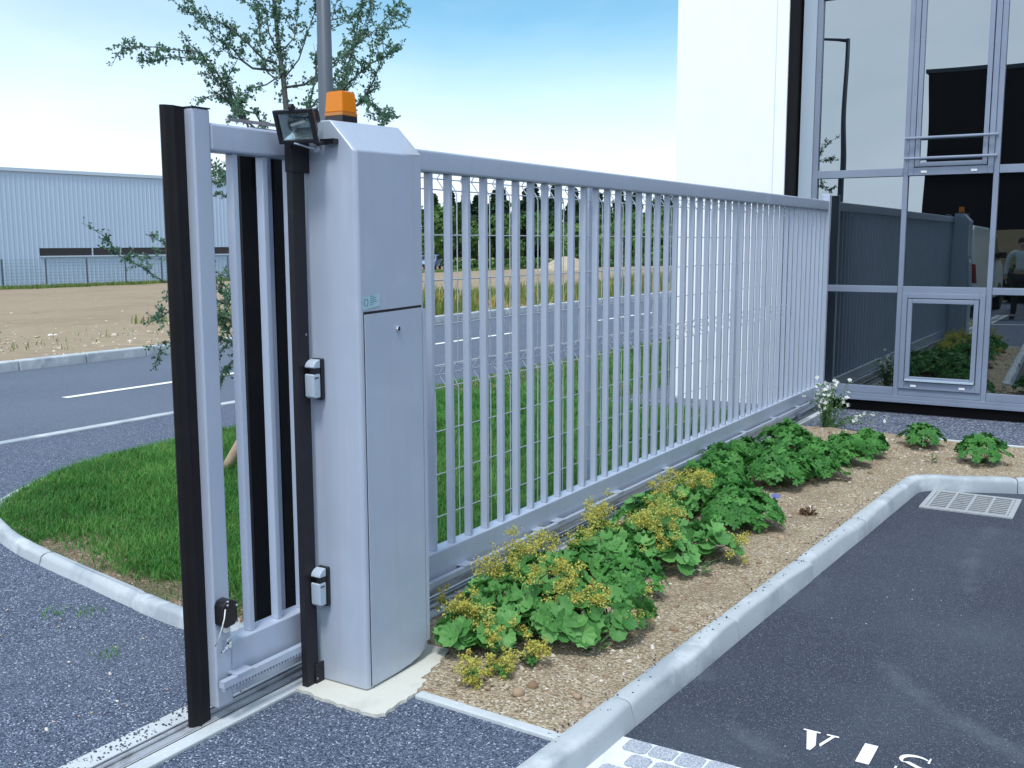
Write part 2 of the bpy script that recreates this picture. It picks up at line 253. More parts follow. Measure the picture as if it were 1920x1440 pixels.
# ------------------------------------------------------------------ object helpers
BASE = {}
def tag(o, label=None, cat=None, group=None, kind=None):
    if label: o['label'] = label
    if cat: o['category'] = cat
    if group: o['group'] = group
    if kind: o['kind'] = kind
    return o
def thing(name, loc, label, cat, group=None):
    o = bpy.data.objects.new(name, None); COL.objects.link(o); o.location = loc; o.empty_display_size = .1
    BASE[o] = Vector(loc)
    return tag(o, label, cat, group)
class MB:
    def __init__(s): s.v = []; s.f = []; s.var = None
    def add(s, vs, fs):
        k = len(s.v); s.v += [tuple(map(float, v)) for v in vs]; s.f += [tuple(i+k for i in f) for f in fs]; return s
    def box(s, x0, x1, y0, y1, z0, z1):
        return s.add([(x0,y0,z0),(x1,y0,z0),(x1,y1,z0),(x0,y1,z0),(x0,y0,z1),(x1,y0,z1),(x1,y1,z1),(x0,y1,z1)],
                     [(0,3,2,1),(4,5,6,7),(0,1,5,4),(1,2,6,5),(2,3,7,6),(3,0,4,7)])
    def obox(s, c, ax, ay, az):
        """box by centre and three half-extent vectors"""
        c, ax, ay, az = map(Vector, (c, ax, ay, az)); vs = []
        for k in (-1, 1):
            for (i, j) in ((-1,-1),(1,-1),(1,1),(-1,1)): vs.append(c+i*ax+j*ay+k*az)
        return s.add(vs, [(0,3,2,1),(4,5,6,7),(0,1,5,4),(1,2,6,5),(2,3,7,6),(3,0,4,7)])
    def prism(s, pts, z0, z1):
        n = len(pts); z0f = z0 if callable(z0) else (lambda p: z0); z1f = z1 if callable(z1) else (lambda p: z1)
        vs = [(p[0], p[1], z0f(p)) for p in pts]+[(p[0], p[1], z1f(p)) for p in pts]
        return s.add(vs, [tuple(range(n))[::-1], tuple(range(n, 2*n))]+[(i, (i+1) % n, n+(i+1) % n, n+i) for i in range(n)])
    def extrude(s, prof, p0, d, ux, uz=(0,0,1)):
        """2-D profile (u,w) in the ux/uz plane at p0, swept along d"""
        p0, d, ux, uz = map(Vector, (p0, d, ux, uz)); n = len(prof)
        a = [p0+u*ux+w*uz for u, w in prof]; b = [q+d for q in a]
        return s.add(a+b, [tuple(range(n))[::-1], tuple(range(n, 2*n))]+[(i, (i+1) % n, n+(i+1) % n, n+i) for i in range(n)])
    def tube(s, pts, rad, n=8, caps=True):
        pts = [Vector(p) for p in pts]; m = len(pts)
        if not isinstance(rad, (list, tuple)): rad = [rad]*m
        vs = []; prev = None
        for i, p in enumerate(pts):
            t = (pts[min(i+1, m-1)]-pts[max(i-1, 0)]).normalized()
            a = prev if prev is not None else (Vector((0,0,1)) if abs(t.z) < .9 else Vector((1,0,0)))
            a = (a-t*a.dot(t)).normalized(); b = t.cross(a); prev = a
            for k in range(n):
                q = 2*math.pi*k/n; vs.append(p+(a*math.cos(q)+b*math.sin(q))*rad[i])
        fs = [(i*n+k, i*n+(k+1) % n, (i+1)*n+(k+1) % n, (i+1)*n+k) for i in range(m-1) for k in range(n)]
        if caps: fs += [tuple(range(n))[::-1], tuple(range((m-1)*n, m*n))]
        return s.add(vs, fs)
    def lathe(s, prof, c, ax=(0,0,1), n=20):
        c = Vector(c); ax = Vector(ax).normalized(); a = Vector((1,0,0)) if abs(ax.x) < .9 else Vector((0,1,0)); a = (a-ax*a.dot(ax)).normalized(); b = ax.cross(a)
        m = len(prof); vs = [c+ax*h+(a*math.cos(2*math.pi*k/n)+b*math.sin(2*math.pi*k/n))*r for r, h in prof for k in range(n)]
        fs = [(i*n+k, i*n+(k+1) % n, (i+1)*n+(k+1) % n, (i+1)*n+k) for i in range(m-1) for k in range(n)]+[tuple(range(n))[::-1], tuple(range((m-1)*n, m*n))]
        return s.add(vs, fs)
    def build(s, name, m, parent=None, smooth=False, bevel=0, segs=2, label=None):
        v = np.array(s.v, dtype=np.float64)
        if parent is not None: org = BASE[parent]; base = org
        else:
            lo = v.min(0); hi = v.max(0); org = Vector(((lo[0]+hi[0])/2, (lo[1]+hi[1])/2, lo[2])); base = org
        v = v-np.array(org)
        me = bpy.data.meshes.new(name); me.from_pydata(v.tolist(), [], s.f); me.update()
        if s.var is not None:
            at = me.attributes.new('var', 'FLOAT', 'POINT'); at.data.foreach_set('value', np.asarray(s.var, dtype=np.float32))
        me.materials.append(m if not isinstance(m, str) else MT[m])
        o = bpy.data.objects.new(name, me); COL.objects.link(o)
        if parent is not None: o.parent = parent
        else: o.location = org
        BASE[o] = base
        if smooth:
            me.polygons.foreach_set('use_smooth', [True]*len(me.polygons))
        if bevel:
            b = o.modifiers.new('bevel', 'BEVEL'); b.width = bevel; b.segments = segs; b.limit_method = 'ANGLE'; b.angle_limit = R_(40)
            me.polygons.foreach_set('use_smooth', [True]*len(me.polygons))
            w = o.modifiers.new('wn', 'WEIGHTED_NORMAL'); w.keep_sharp = True
        if label: o['label'] = label
        return o
def np_mesh(name, V, quads=None, tris=None, m=None, parent=None, var=None, smooth=False, org=None):
    """fast mesh from numpy arrays"""
    V = np.asarray(V, dtype=np.float32).reshape(-1, 3)
    if parent is not None: base = BASE[parent]
    elif org is not None: base = Vector(org)
    else: base = Vector((float(V[:,0].mean()), float(V[:,1].mean()), float(V[:,2].min())))
    V = V-np.array(base, dtype=np.float32)
    me = bpy.data.meshes.new(name)
    q = np.zeros((0, 4), np.int32) if quads is None else np.asarray(quads, np.int32).reshape(-1, 4)
    t = np.zeros((0, 3), np.int32) if tris is None else np.asarray(tris, np.int32).reshape(-1, 3)
    loops = np.concatenate([q.ravel(), t.ravel()])
    starts = np.concatenate([np.arange(len(q))*4, len(q)*4+np.arange(len(t))*3]).astype(np.int32)
    me.vertices.add(len(V)); me.vertices.foreach_set('co', V.ravel())
    me.loops.add(len(loops)); me.loops.foreach_set('vertex_index', loops.astype(np.int32))
    me.polygons.add(len(starts)); me.polygons.foreach_set('loop_start', starts)
    try: me.polygons.foreach_set('loop_total', np.concatenate([np.full(len(q), 4), np.full(len(t), 3)]).astype(np.int32))
    except Exception: pass
    if smooth: me.polygons.foreach_set('use_smooth', np.ones(len(starts), dtype=bool))
    me.update(calc_edges=True)
    if var is not None:
        at = me.attributes.new('var', 'FLOAT', 'POINT'); at.data.foreach_set('value', np.asarray(var, dtype=np.float32))
    me.materials.append(MT[m] if isinstance(m, str) else m)
    o = bpy.data.objects.new(name, me); COL.objects.link(o)
    if parent is not None: o.parent = parent
    else: o.location = base
    BASE[o] = base
    return o
def copy_tree(root, loc, rotz=0, scale=1, label=None):
    def rec(o, par):
        c = o.copy(); COL.objects.link(c)
        if par is not None: c.parent = par
        for ch in [x for x in bpy.data.objects if x.parent is o]: rec(ch, c)
        return c
    r = rec(root, None); r.location = loc; r.rotation_euler = (0, 0, rotz); r.scale = (scale,)*3
    if label: r['label'] = label
    return r
def struct(o, label=None, cat=None): return tag(o, label, cat, kind='structure')
def inst(tv, tf, P, A, B, Cc, S):
    """stamp template tv (n,3) with faces tf at points P using axes A,B,C (N,3) and scales S (N,) -> verts, faces"""
    tv = np.asarray(tv); tf = np.asarray(tf); n = len(tv); k = len(P); S = np.broadcast_to(S, (k,))
    V = P[:, None, :]+S[:, None, None]*(tv[None, :, 0:1]*A[:, None, :]+tv[None, :, 1:2]*B[:, None, :]+tv[None, :, 2:3]*Cc[:, None, :])
    Fc = tf[None]+(np.arange(k)*n)[:, None, None]
    return V.reshape(-1, 3), Fc.reshape(-1, tf.shape[1])
def norm(a): return a/np.maximum(np.linalg.norm(a, axis=-1, keepdims=True), 1e-9)
def frames(nrm, rot):
    """orthonormal frames with third axis nrm, spun by rot"""
    nrm = norm(nrm); ref = np.where(np.abs(nrm[:, 2:3]) < .9, np.array([[0, 0, 1.]]), np.array([[1., 0, 0]]))
    a = norm(np.cross(ref, nrm)); b = np.cross(nrm, a); c, s = np.cos(rot)[:, None], np.sin(rot)[:, None]
    return a*c+b*s, -a*s+b*c, nrm
def smooth_noise(x, y, seed=0, sc=1.0):
    r = np.random.default_rng(seed); out = 0; a = 1.
    for o in range(4):
        for _ in range(3):
            th = r.uniform(0, 6.28); ph = r.uniform(0, 6.28); f = sc*(2**o)*r.uniform(.7, 1.3)
            out = out+a*np.sin(f*(x*math.cos(th)+y*math.sin(th))+ph)
        a *= .55
    return out/4

# ================================================================== GROUND
PZ = -.085                                     # parking level
def kerb_y(x): return 1.47-.05*(x-2.55)        # foot of the bed kerb
# base earth (everything lower) and the road side
b = MB(); b.box(-400, 400, -400, 12.40, -1.2, -.16); struct(b.build('ground', 'base'))
b = MB(); b.add([(-150,7.95,0),(250,7.95,0),(250,12.30,0),(-150,12.30,0),(-150,7.95,-.15),(250,7.95,-.15),(250,12.3,-.15),(-150,12.3,-.15)], [(0,1,2,3),(4,7,6,5),(0,4,5,1),(1,5,6,2),(2,6,7,3),(3,7,4,0)])
struct(b.build('road', 'road'))
# sidewalk of gravel paving
b = MB(); b.prism([(1.2,2.79),(3.2,2.79),(60,2.79),(60,7.85),(-40,7.85),(-40,2.79)], -.15, -.002)
b.prism([(1.2,1.52),(2.82,1.52),(2.84,2.14),(3.0,2.54),(-4,2.54),(-4,1.52)], -.15, -.0025)
struct(b.build('pavement', 'gravel'))
b = MB(); b.box(-40, -4.0, 1.5, 2.79, -.15, -.004); b.prism([(-40,.9),(1.19,.9),(1.19,1.51),(-40,1.51)], -.15, lambda p: -.004 if p[1] > 1.2 else PZ+.004)
struct(b.build('driveway', 'asphalt'))
b = MB(); b.prism([(-60,-40),(40,-40),(40,-1),(7.8,-1),(7.8,.4),(7.62,1.0),(7.5,1.3),(1.2,1.56),(-60,1.56)], -.18, PZ)
struct(b.build('parking_lot', 'asphalt'))
# road edge kerbs and markings
b = MB(); b.box(-150, 250, 7.85, 7.95, -.12, .012); struct(b.build('kerb', MT['kerb'], bevel=.01))
b = MB()
for i in range(-60, 180): b.box(i, i+.992, 12.30, 12.46, -.1, .13)
struct(b.build('kerb', MT['kerb'], bevel=.02))
def marking(name, polys, z, m='white_paint'):
    b = MB()
    for p in polys: b.add([(x, y, z) for x, y in p], [tuple(range(len(p)))])
    return struct(b.build(name, m))
marking('lane_marking', [[(6.78+6.2*i, 9.63), (6.78+6.2*i+3.1, 9.63), (6.78+6.2*i+3.1, 9.74), (6.78+6.2*i, 9.74)] for i in range(-12, 25)], .004)
b = MB()
# field beyond the road: flat near the kerb, sloping down to -1 m
xs = np.concatenate([np.linspace(-300, -20, 15), np.linspace(-15, 120, 136), np.linspace(125, 400, 20)]); ys = np.concatenate([np.linspace(12.46, 60, 96), np.linspace(63, 400, 30)])
X, Y = np.meshgrid(xs, ys)
def field_z(x, y): return .07-1.07*np.clip((y-14)/42, 0, 1)
Z = field_z(X, Y)+.035*smooth_noise(X, Y, 3, .8)*np.clip((Y-12.4)/2, 0, 1)+.012*smooth_noise(X, Y, 8, 4)
nx = len(xs); idx = np.arange(X.size).reshape(X.shape); q = np.stack([idx[:-1,:-1], idx[:-1,1:], idx[1:,1:], idx[1:,:-1]], -1).reshape(-1, 4)
struct(np_mesh('field', np.stack([X, Y, Z], -1), q, None, 'field', smooth=True))

# planting bed soil: displaced sheet with a slight crown
def bed_z(x, y):
    return .004+.022*np.clip((y-kerb_y(x)-.12)/.5, 0, 1)+.012*smooth_noise(x, y, 5, 5)+.006*smooth_noise(x, y, 6, 17)
def soil_sheet(xs, yl, yh, ny):
    X, Tt = np.meshgrid(xs, np.linspace(0, 1, ny)); Y = yl(X)*(1-Tt)+yh*Tt; Z = bed_z(X, Y)
    Z = np.where(X < 3.4, np.minimum(Z, .004+.05*(X-2.84)), Z)
    Z = np.where((X < 3.24) & (Y > 2.19+.16*(X-2.84)), -.05, Z)
    idx = np.arange(X.size).reshape(X.shape); q = np.stack([idx[:-1,:-1], idx[:-1,1:], idx[1:,1:], idx[1:,:-1]], -1).reshape(-1, 4)
    ctr = np.stack([X, Y], -1).reshape(-1, 2)[q].mean(1); kx = np.where(ctr[:,1] < 1.24, 7.53+(1.2-ctr[:,1])*.38, 0)
    struct(np_mesh('planting_bed_soil', np.stack([X, Y, Z], -1), q[ctr[:,0] > kx], None, 'soil', smooth=True))
soil_sheet(np.linspace(2.84, 7.3, 220), lambda x: kerb_y(x)+.09, 2.50, 70)
soil_sheet(np.linspace(7.3, 8.93, 110), lambda x: x*0-3.0, 2.50, 260)
# narrow concrete edging: left end and back of the bed
b = MB(); b.prism([(2.80,1.52),(2.845,1.52),(2.875,2.14),(2.83,2.14)], -.1, .012); struct(b.build('bed_edging', 'concrete', bevel=.006))
b = MB(); b.box(8.93, 8.965, -8, 2.52, -.1, .016); struct(b.build('bed_edging', 'concrete', bevel=.005))
# blue-grey chippings by the facade
b = MB(); b.box(8.96, 10.35, -8, 2.50, -.1, .004); b.box(9.2, 13, 2.82, 4.5, -.1, .05); struct(b.build('chippings_strip', 'chippings'))
# concrete strip for the rail, with pad for the cabinet
b = MB(); b.box(-5, 10.4, 2.545, 2.785, -.12, .006)
struct(b.build('rail_foundation', 'concrete', bevel=.004))
pad = [(2.70,2.546),(2.652,2.542),(2.640,2.36),(2.632,2.17),(2.66,2.140),(2.86,2.152),(3.05,2.20),(3.26,2.28),(3.30,2.546)]
pp = []
for i, p in enumerate(pad):
    q_ = pad[(i+1) % len(pad)]
    for k in range(8):
        t = k/8; j = .008 if i < len(pad)-1 and 0 < i else 0
        pp.append((p[0]*(1-t)+q_[0]*t+random.uniform(-j, j), p[1]*(1-t)+q_[1]*t+random.uniform(-j, j)))
b = MB(); b.prism(pp, -.1, .010); struct(b.build('concrete_pad', 'cream_concrete'))

# ---------------------------------------------------------------- kerb stones round the bed
def kerb_sweep(name, path, width, ztop, zbot, left=True, stone=1.0, rad=.03, wav=.004, seed=1, taper=None):
    """rounded kerb swept along a polyline; the foot follows the path, the body lies to its left; gaps at each stone joint"""
    r = np.random.default_rng(seed)
    P = np.array(path, float); seg = np.linalg.norm(np.diff(P, axis=0), axis=1); S = np.concatenate([[0], np.cumsum(seg)]); Lt = S[-1]
    b = MB(); n_st = max(1, round(Lt/stone)); ln = Lt/n_st
    prof = []
    for a in np.linspace(0, math.pi/2, 6): prof.append((rad*(1-math.sin(math.pi/2-a)*0-math.cos(a)) if False else rad*(1-math.cos(a)), -rad*(1-math.sin(a))))
    for st in range(n_st):
        s0 = st*ln+.003; s1 = (st+1)*ln-.003; m = max(4, int((s1-s0)/.035)); dz = r.uniform(-.002, .002); dy = r.uniform(-.003, .003); ph = r.uniform(0, 6)
        rings = []
        for k in range(m+1):
            s = s0+(s1-s0)*k/m; x = np.interp(s, S, P[:,0]); y = np.interp(s, S, P[:,1])
            e = .05; tx = np.interp(s+e, S, P[:,0])-np.interp(s-e, S, P[:,0]); ty = np.interp(s+e, S, P[:,1])-np.interp(s-e, S, P[:,1]); tl = math.hypot(tx, ty); nxn, nyn = (-ty/tl, tx/tl) if left else (ty/tl, -tx/tl)
            endr = min(k, m-k); sh = .006 if endr == 0 else 0
            rr = rad*(1+.35*math.sin(2.1*s+ph))
            zt = ztop+dz-sh-(taper(s, Lt) if taper else 0)
            ring = [(0, zbot)]
            wob = wav*math.sin(5.3*s+ph)+wav*.6*math.sin(11*s+2*ph)
            ring.append((.0+dy+wob*.3, zbot+.4*(zt-zbot)))
            for a in np.linspace(0, math.pi/2, 6): ring.append((dy+wob+.012+rr*(1-math.cos(a)), zt-rr+rr*math.sin(a)))
            ring += [(width*.6, zt+.002), (width-.012, zt), (width, zt-.012), (width, zbot)]
            rings.append([(x+nxn*u, y+nyn*u, z) for u, z in ring])
        nr = len(rings[0]); vs = [p for rg in rings for p in rg]
        fs = [(i*nr+j, i*nr+j+1, (i+1)*nr+j+1, (i+1)*nr+j) for i in range(m) for j in range(nr-1)]
        fs += [tuple(range(nr)), tuple(range(m*nr, (m+1)*nr))[::-1]]
        if not left: fs = [f[::-1] for f in fs]
        b.add(vs, fs)
    o = b.build(name, 'kerb', smooth=True)
    md = o.modifiers.new('es', 'EDGE_SPLIT'); md.split_angle = R_(50)
    return struct(o)
path = [(x, kerb_y(x)) for x in np.arange(1.25, 7.36, .25)]
c0 = Vector((7.32, 1.06)); 
for a in np.linspace(80, -12, 9): path.append((c0.x+.17*math.cos(R_(a)), c0.y+.17*math.sin(R_(a))))
path += [(7.60, .80), (7.72, .5), (8.1, -.5), (8.6, -1.8), (9.0, -3)]
kerb_sweep('kerb', path, .10, .012, PZ-.03, True, .98, .024, .007, 3)
b = MB(); 
for i in range(len(path)-1):
    (xa, ya), (xb, yb) = path[i], path[i+1]; d = Vector((xb-xa, yb-ya)).normalized(); n = Vector((-d.y, d.x))
    b.prism([(xa+n.x*.045, ya+n.y*.045), (xb+n.x*.045, yb+n.y*.045), (xb+n.x*.095, yb+n.y*.095), (xa+n.x*.095, ya+n.y*.095)], PZ-.04, -.006)
struct(b.build('kerb_mortar', 'kerb_dark'))
# ---------------------------------------------------------------- grass island
isl = [(2.93,2.84),(2.86,3.1),(2.87,3.5),(2.95,3.95),(3.04,4.45),(3.14,4.95),(3.26,5.35),(3.46,5.78),(3.78,6.12),(4.25,6.42),(4.75,6.60),(5.4,6.72),(6.5,6.80),(8,6.82),(10,6.80),(14,6.8),(22,6.8)]
def cr_spline(p, n=6):
    o = []
    for i in range(len(p)-1):
        a = p[max(i-1, 0)]; b_ = p[i]; c = p[i+1]; d = p[min(i+2, len(p)-1)]
        for k in range(n):
            t = k/n
            o.append(tuple(.5*((2*b_[j])+(-a[j]+c[j])*t+(2*a[j]-5*b_[j]+4*c[j]-d[j])*t*t+(-a[j]+3*b_[j]-3*c[j]+d[j])*t**3) for j in (0, 1)))
    return o+[p[-1]]
islp = cr_spline(isl)
kerb_sweep('kerb', islp, .085, .056, -.05, False, .95, .035, .004, 9, taper=lambda s, L_: .04*min(1, max(0, (s-2.8)/1.6)))
inner = [(p[0]+.07, p[1]) if i < 25 else (p[0]+.02, p[1]-.07) for i, p in enumerate(islp)]
poly = inner+[(22, 2.82), (3.0, 2.82)]
b = MB(); b.prism(poly, -.1, .028)
struct(b.build('island_soil', 'soil_island'))

def in_poly(px, py, poly):
    inside = np.zeros(len(px), bool); n = len(poly); j = n-1
    for i in range(n):
        xi, yi = poly[i]; xj, yj = poly[j]
        c = ((yi > py) != (yj > py)) & (px < (xj-xi)*(py-yi)/(yj-yi+1e-12)+xi); inside ^= c; j = i
    return inside
def dist_path(px, py, path):
    d = np.full(len(px), 1e9)
    for (a, b_) in zip(path[:-1], path[1:]):
        ax, ay = a; bx, by = b_; vx, vy = bx-ax, by-ay; t = np.clip(((px-ax)*vx+(py-ay)*vy)/(vx*vx+vy*vy+1e-12), 0, 1)
        d = np.minimum(d, np.hypot(px-ax-t*vx, py-ay-t*vy))
    return d
def blades(name, px, py, pz, h, w, m, var, bend=.5, label=None, cat=None, kind='stuff', parent=None):
    n = len(px); az = rng.uniform(0, 2*np.pi, n); d = np.stack([np.cos(az), np.sin(az)], 1); sd = np.stack([-d[:,1], d[:,0]], 1)
    lean = rng.uniform(.1, 1, n)*bend*h
    P = np.zeros((n, 5, 3)); ww = w/2
    P[:,0,:2] = np.stack([px, py], 1)-sd*ww[:,None]; P[:,1,:2] = np.stack([px, py], 1)+sd*ww[:,None]; P[:,0,2] = P[:,1,2] = pz
    mid = np.stack([px, py], 1)+d*(lean*.35)[:,None]
    P[:,2,:2] = mid+sd*(ww*.8)[:,None]; P[:,3,:2] = mid-sd*(ww*.8)[:,None]; P[:,2,2] = P[:,3,2] = pz+h*.55
    P[:,4,:2] = np.stack([px, py], 1)+d*lean[:,None]; P[:,4,2] = pz+h*rng.uniform(.8, 1.05, n)
    k = (np.arange(n)*5)[:,None]
    o = np_mesh(name, P.reshape(-1, 3), k+np.array([[0,1,2,3]]), k+np.array([[3,2,4]]), m, parent=parent, var=np.repeat(var, 5))
    if parent is None: tag(o, label, cat, kind=kind)
    return o
# lawn
px_, py_ = [], []
for (x0, x1, y0_, y1_, n) in ((2.9,5.2,2.85,6.8,100000),(5.2,9,2.85,6.8,90000),(9,18,2.85,6.8,50000)):
    px_.append(rng.uniform(x0, x1, n)); py_.append(rng.uniform(y0_, y1_, n))
px_ = np.concatenate(px_); py_ = np.concatenate(py_)
ok = in_poly(px_, py_, poly); px_ = px_[ok]; py_ = py_[ok]
dk = dist_path(px_, py_, inner); nz = smooth_noise(px_, py_, 21, 2.5); nz2 = smooth_noise(px_, py_, 22, 8)
bare = np.clip((.26-dk)/.26, 0, 1)*np.where(py_ < 5.0, .7, .12)+.20*nz+.12*nz2
bare += .45*np.exp(-((px_-3.42)**2+(py_-4.75)**2*.6)/.05)+.4*np.exp(-((px_-3.12)**2+(py_-3.6)**2*.5)/.05)
ok = rng.uniform(0, 1, len(px_)) > np.clip((bare-.15)*2.2, 0, .96); px_, py_, dk, nz, nz2 = px_[ok], py_[ok], dk[ok], nz[ok], nz2[ok]
ok = ~((px_ > 9.3) & (py_ < 4.4)); px_, py_, dk, nz, nz2 = px_[ok], py_[ok], dk[ok], nz[ok], nz2[ok]
h = np.clip(.034+.022*nz+.034*np.clip(dk, 0, 1), .02, .10)*rng.uniform(.6, 1.4, len(px_))
blades('lawn_grass', px_, py_, np.full(len(px_), .026), h, rng.uniform(.0025, .0055, len(px_))*np.where(px_ > 7, 1.8, 1.1), 'grass',
       np.clip(.35+.35*nz2+.2*nz+rng.normal(0, .22, len(px_)), 0, 1), 1.5, 'short green lawn grass on the island behind the gate', 'grass')
kk = rng.uniform(0, 1, len(px_)) < np.clip(.03+.06*nz, .01, .12)
blades('dry_lawn_blades', px_[kk], py_[kk], np.full(kk.sum(), .026), h[kk]*1.25, rng.uniform(.002, .004, kk.sum()), 'weed', rng.uniform(.3, 1, kk.sum()), 1.4, 'paler dry blades scattered through the island lawn', 'grass')
# grass tufts coming through the paving by the kerb
tp = [(2.70,4.02),(2.78,3.9),(2.52,3.42)]
px_ = np.concatenate([rng.normal(a, .035, 50) for a, _ in tp]); py_ = np.concatenate([rng.normal(c, .035, 50) for _, c in tp])
blades('weed_tufts', px_, py_, np.zeros(len(px_)), rng.uniform(.008, .035, len(px_)), rng.uniform(.002, .004, len(px_)), 'grass', rng.uniform(.2, 1, len(px_)), 1.0, 'tiny grass tufts growing through the gravel paving beside the kerb', 'grass')

# loose stones
def stones(name, px, py, pz, s, m, label, cat='stones'):
    n = len(px)
    tv = np.array([(1,0,0),(-1,0,0),(0,1,0),(0,-1,0),(0,0,1),(0,0,-1)], float)
    tf = [(0,2,4),(2,1,4),(1,3,4),(3,0,4),(2,0,5),(1,2,5),(3,1,5),(0,3,5)]
    # subdivide once for rounder shapes
    vs = [tuple(v) for v in tv]; fs = []; cache = {}
    def mid(a, c):
        k = (min(a, c), max(a, c))
        if k not in cache:
            p = np.array(vs[a])+np.array(vs[c]); vs.append(tuple(p/np.linalg.norm(p)*.97)); cache[k] = len(vs)-1
        return cache[k]
    for a, c, d in tf:
        ab, bc, ca = mid(a, c), mid(c, d), mid(d, a); fs += [(a, ab, ca), (ab, c, bc), (ca, bc, d), (ab, bc, ca)]
    tv = np.array(vs); nv = len(tv)
    P = np.stack([px, py, pz+s*.15], 1); A, B, Cx = frames(rng.normal(0, .25, (n, 3))+[0, 0, 1], rng.uniform(0, 6.28, n))
    A = A*rng.uniform(.8, 1.4, (n, 1)); B = B*rng.uniform(.6, 1.1, (n, 1)); Cx = Cx*rng.uniform(.4, .75, (n, 1))
    Vv, Ff = inst(tv, np.array(fs), P, A, B, Cx, s)
    Vv = Vv+rng.normal(0, .12, Vv.shape)*np.repeat(s, nv)[:, None]
    return tag(np_mesh(name, Vv, None, Ff, m, var=np.repeat(rng.uniform(0, 1, n)**2, nv), smooth=False), label, cat, kind='stuff')
n = 9000; px_ = rng.uniform(2.9, 8.9, n); py_ = rng.uniform(-.2, 2.52, n)
ok = (py_ > np.where(px_ < 7.55, kerb_y(px_)+.13, -9)) & ~((px_ < 3.4) & (py_ > 2.14)) & ~((py_ < 1.3) & (px_ < 7.72+(1.2-py_)*.38)); px_, py_ = px_[ok], py_[ok]
ok = (smooth_noise(px_, py_, 31, 4)+rng.normal(0, .35, len(px_))) > -.1; px_, py_ = px_[ok], py_[ok]
s = np.minimum(rng.lognormal(-5.35, .5, len(px_)), .024)
stones('bed_pebbles', px_, py_, bed_z(px_, py_), s, 'pebble', 'small pebbles and clods strewn over the planting bed soil')
n = 620; px_ = np.concatenate([rng.uniform(1.4, 2.75, 200), rng.normal(2.3, .4, 180), rng.uniform(3.5, 9, 240)]); py_ = np.concatenate([rng.uniform(2.70, 2.78, 200), rng.uniform(2.71, 2.79, 180), rng.uniform(2.555, 2.59, 240)])
stones('loose_chippings', px_, py_, np.full(n, .008), rng.uniform(.0015, .0045, n), 'chip_dark', 'dark stone chips scattered along the rail foundation')
n = 2600; px_ = rng.uniform(2.9, 8.9, n); py_ = rng.uniform(0, 2.5, n)
ok = (py_ > np.where(px_ < 7.55, kerb_y(px_)+.14, -9)) & ~((px_ < 3.35) & (py_ > 2.14)) & ~((py_ < 1.35) & (px_ < 7.74+(1.2-py_)*.38)); px_, py_ = px_[ok], py_[ok]
ok = (smooth_noise(px_, py_, 33, 3)+rng.normal(0, .3, len(px_))) > .05; px_, py_ = px_[ok], py_[ok]
s = np.minimum(rng.lognormal(-4.75, .45, len(px_)), .026); MT['clod'] = mat('earth_clod', (.22, .145, .085), .95, var=(.42, .32, .22), bump=(150, .5, .003))
stones('soil_clods', px_, py_, bed_z(px_, py_)-.002, s, 'clod', 'brown earth clods lying about the planting bed')
kx = rng.uniform(2.7, 7.2, 260); kyy = kerb_y(kx)+rng.uniform(.04, .13, 260)
stones('kerb_crumbs', kx, kyy, np.full(260, .012), rng.uniform(.0015, .0055, 260), 'chip_dark', 'small crumbs of stone lying on the kerb top')
px_ = rng.uniform(2.9, 9, 220); py_ = rng.uniform(-2, 1.3, 220); ok = py_ < kerb_y(px_)-.05; ok &= px_ < 7.4; px_, py_ = px_[ok], py_[ok]
stones('asphalt_grit', px_, py_, np.full(len(px_), PZ), rng.uniform(.0012, .0035, len(px_)), 'pebble', 'pale grit specks scattered over the parking asphalt')
n = 150; px_ = rng.uniform(1.4, 3.0, n); py_ = rng.uniform(2.9, 5.6, n)
stones('paving_stones', px_, py_, np.full(n, 0.0), rng.uniform(.002, .008, n), 'pebble', 'pale loose stones on the gravel paving by the island')

# ---------------------------------------------------------------- parking details
# setts strip
b = MB(); b.box(2.60, 3.10, -4, 1.452, PZ-.05, PZ+.003); struct(b.build('sett_bedding', 'mortar'))
b = MB(); 
for r_i in range(5):
    x1 = 3.095-.099*r_i; x0 = x1-.083; y = 1.41-(.0 if r_i % 2 == 0 else .05); 
    while y > -3.9:
        ln = random.uniform(.088, .108); j = lambda: random.uniform(-.004, .004)
        c = .012; xa, xb, ya, yb = x0+j(), x1+j()*.4, y-ln+.014+j(), y+j()
        b.prism([(xa+c,ya),(xb-c,ya),(xb,ya+c),(xb,yb-c),(xb-c,yb),(xa+c,yb),(xa,yb-c),(xa,ya+c)], PZ-.02, PZ+.007); y -= ln
struct(b.build('sett_paving', 'granite'))
# drain grate
g0 = thing('drain_grate', (7.22, .92, PZ), 'rusty white slotted drain grate set in the asphalt against the kerb corner', 'drain grate')
b = MB(); b.box(6.93,7.47,.60,.63,PZ-.02,PZ+.009).box(6.93,7.47,1.12,1.15,PZ-.02,PZ+.009).box(6.93,6.965,.63,1.12,PZ-.02,PZ+.009).box(7.435,7.47,.63,1.12,PZ-.02,PZ+.009); b.build('frame', 'grate_iron', g0)
b = MB(); b.box(6.965,7.435,.63,1.12,PZ-.03,PZ+.002); b.build('drain_pit', 'dark', g0)
b = MB()
for i in range(5): b.box(6.965,7.435,.635+i*.116,.650+i*.116,PZ-.01,PZ+.0085)
for i in range(9): b.box(6.985+i*.05,7.003+i*.05,.63,1.12,PZ-.01,PZ+.0065)
b.build('bars', 'grate_iron', g0)
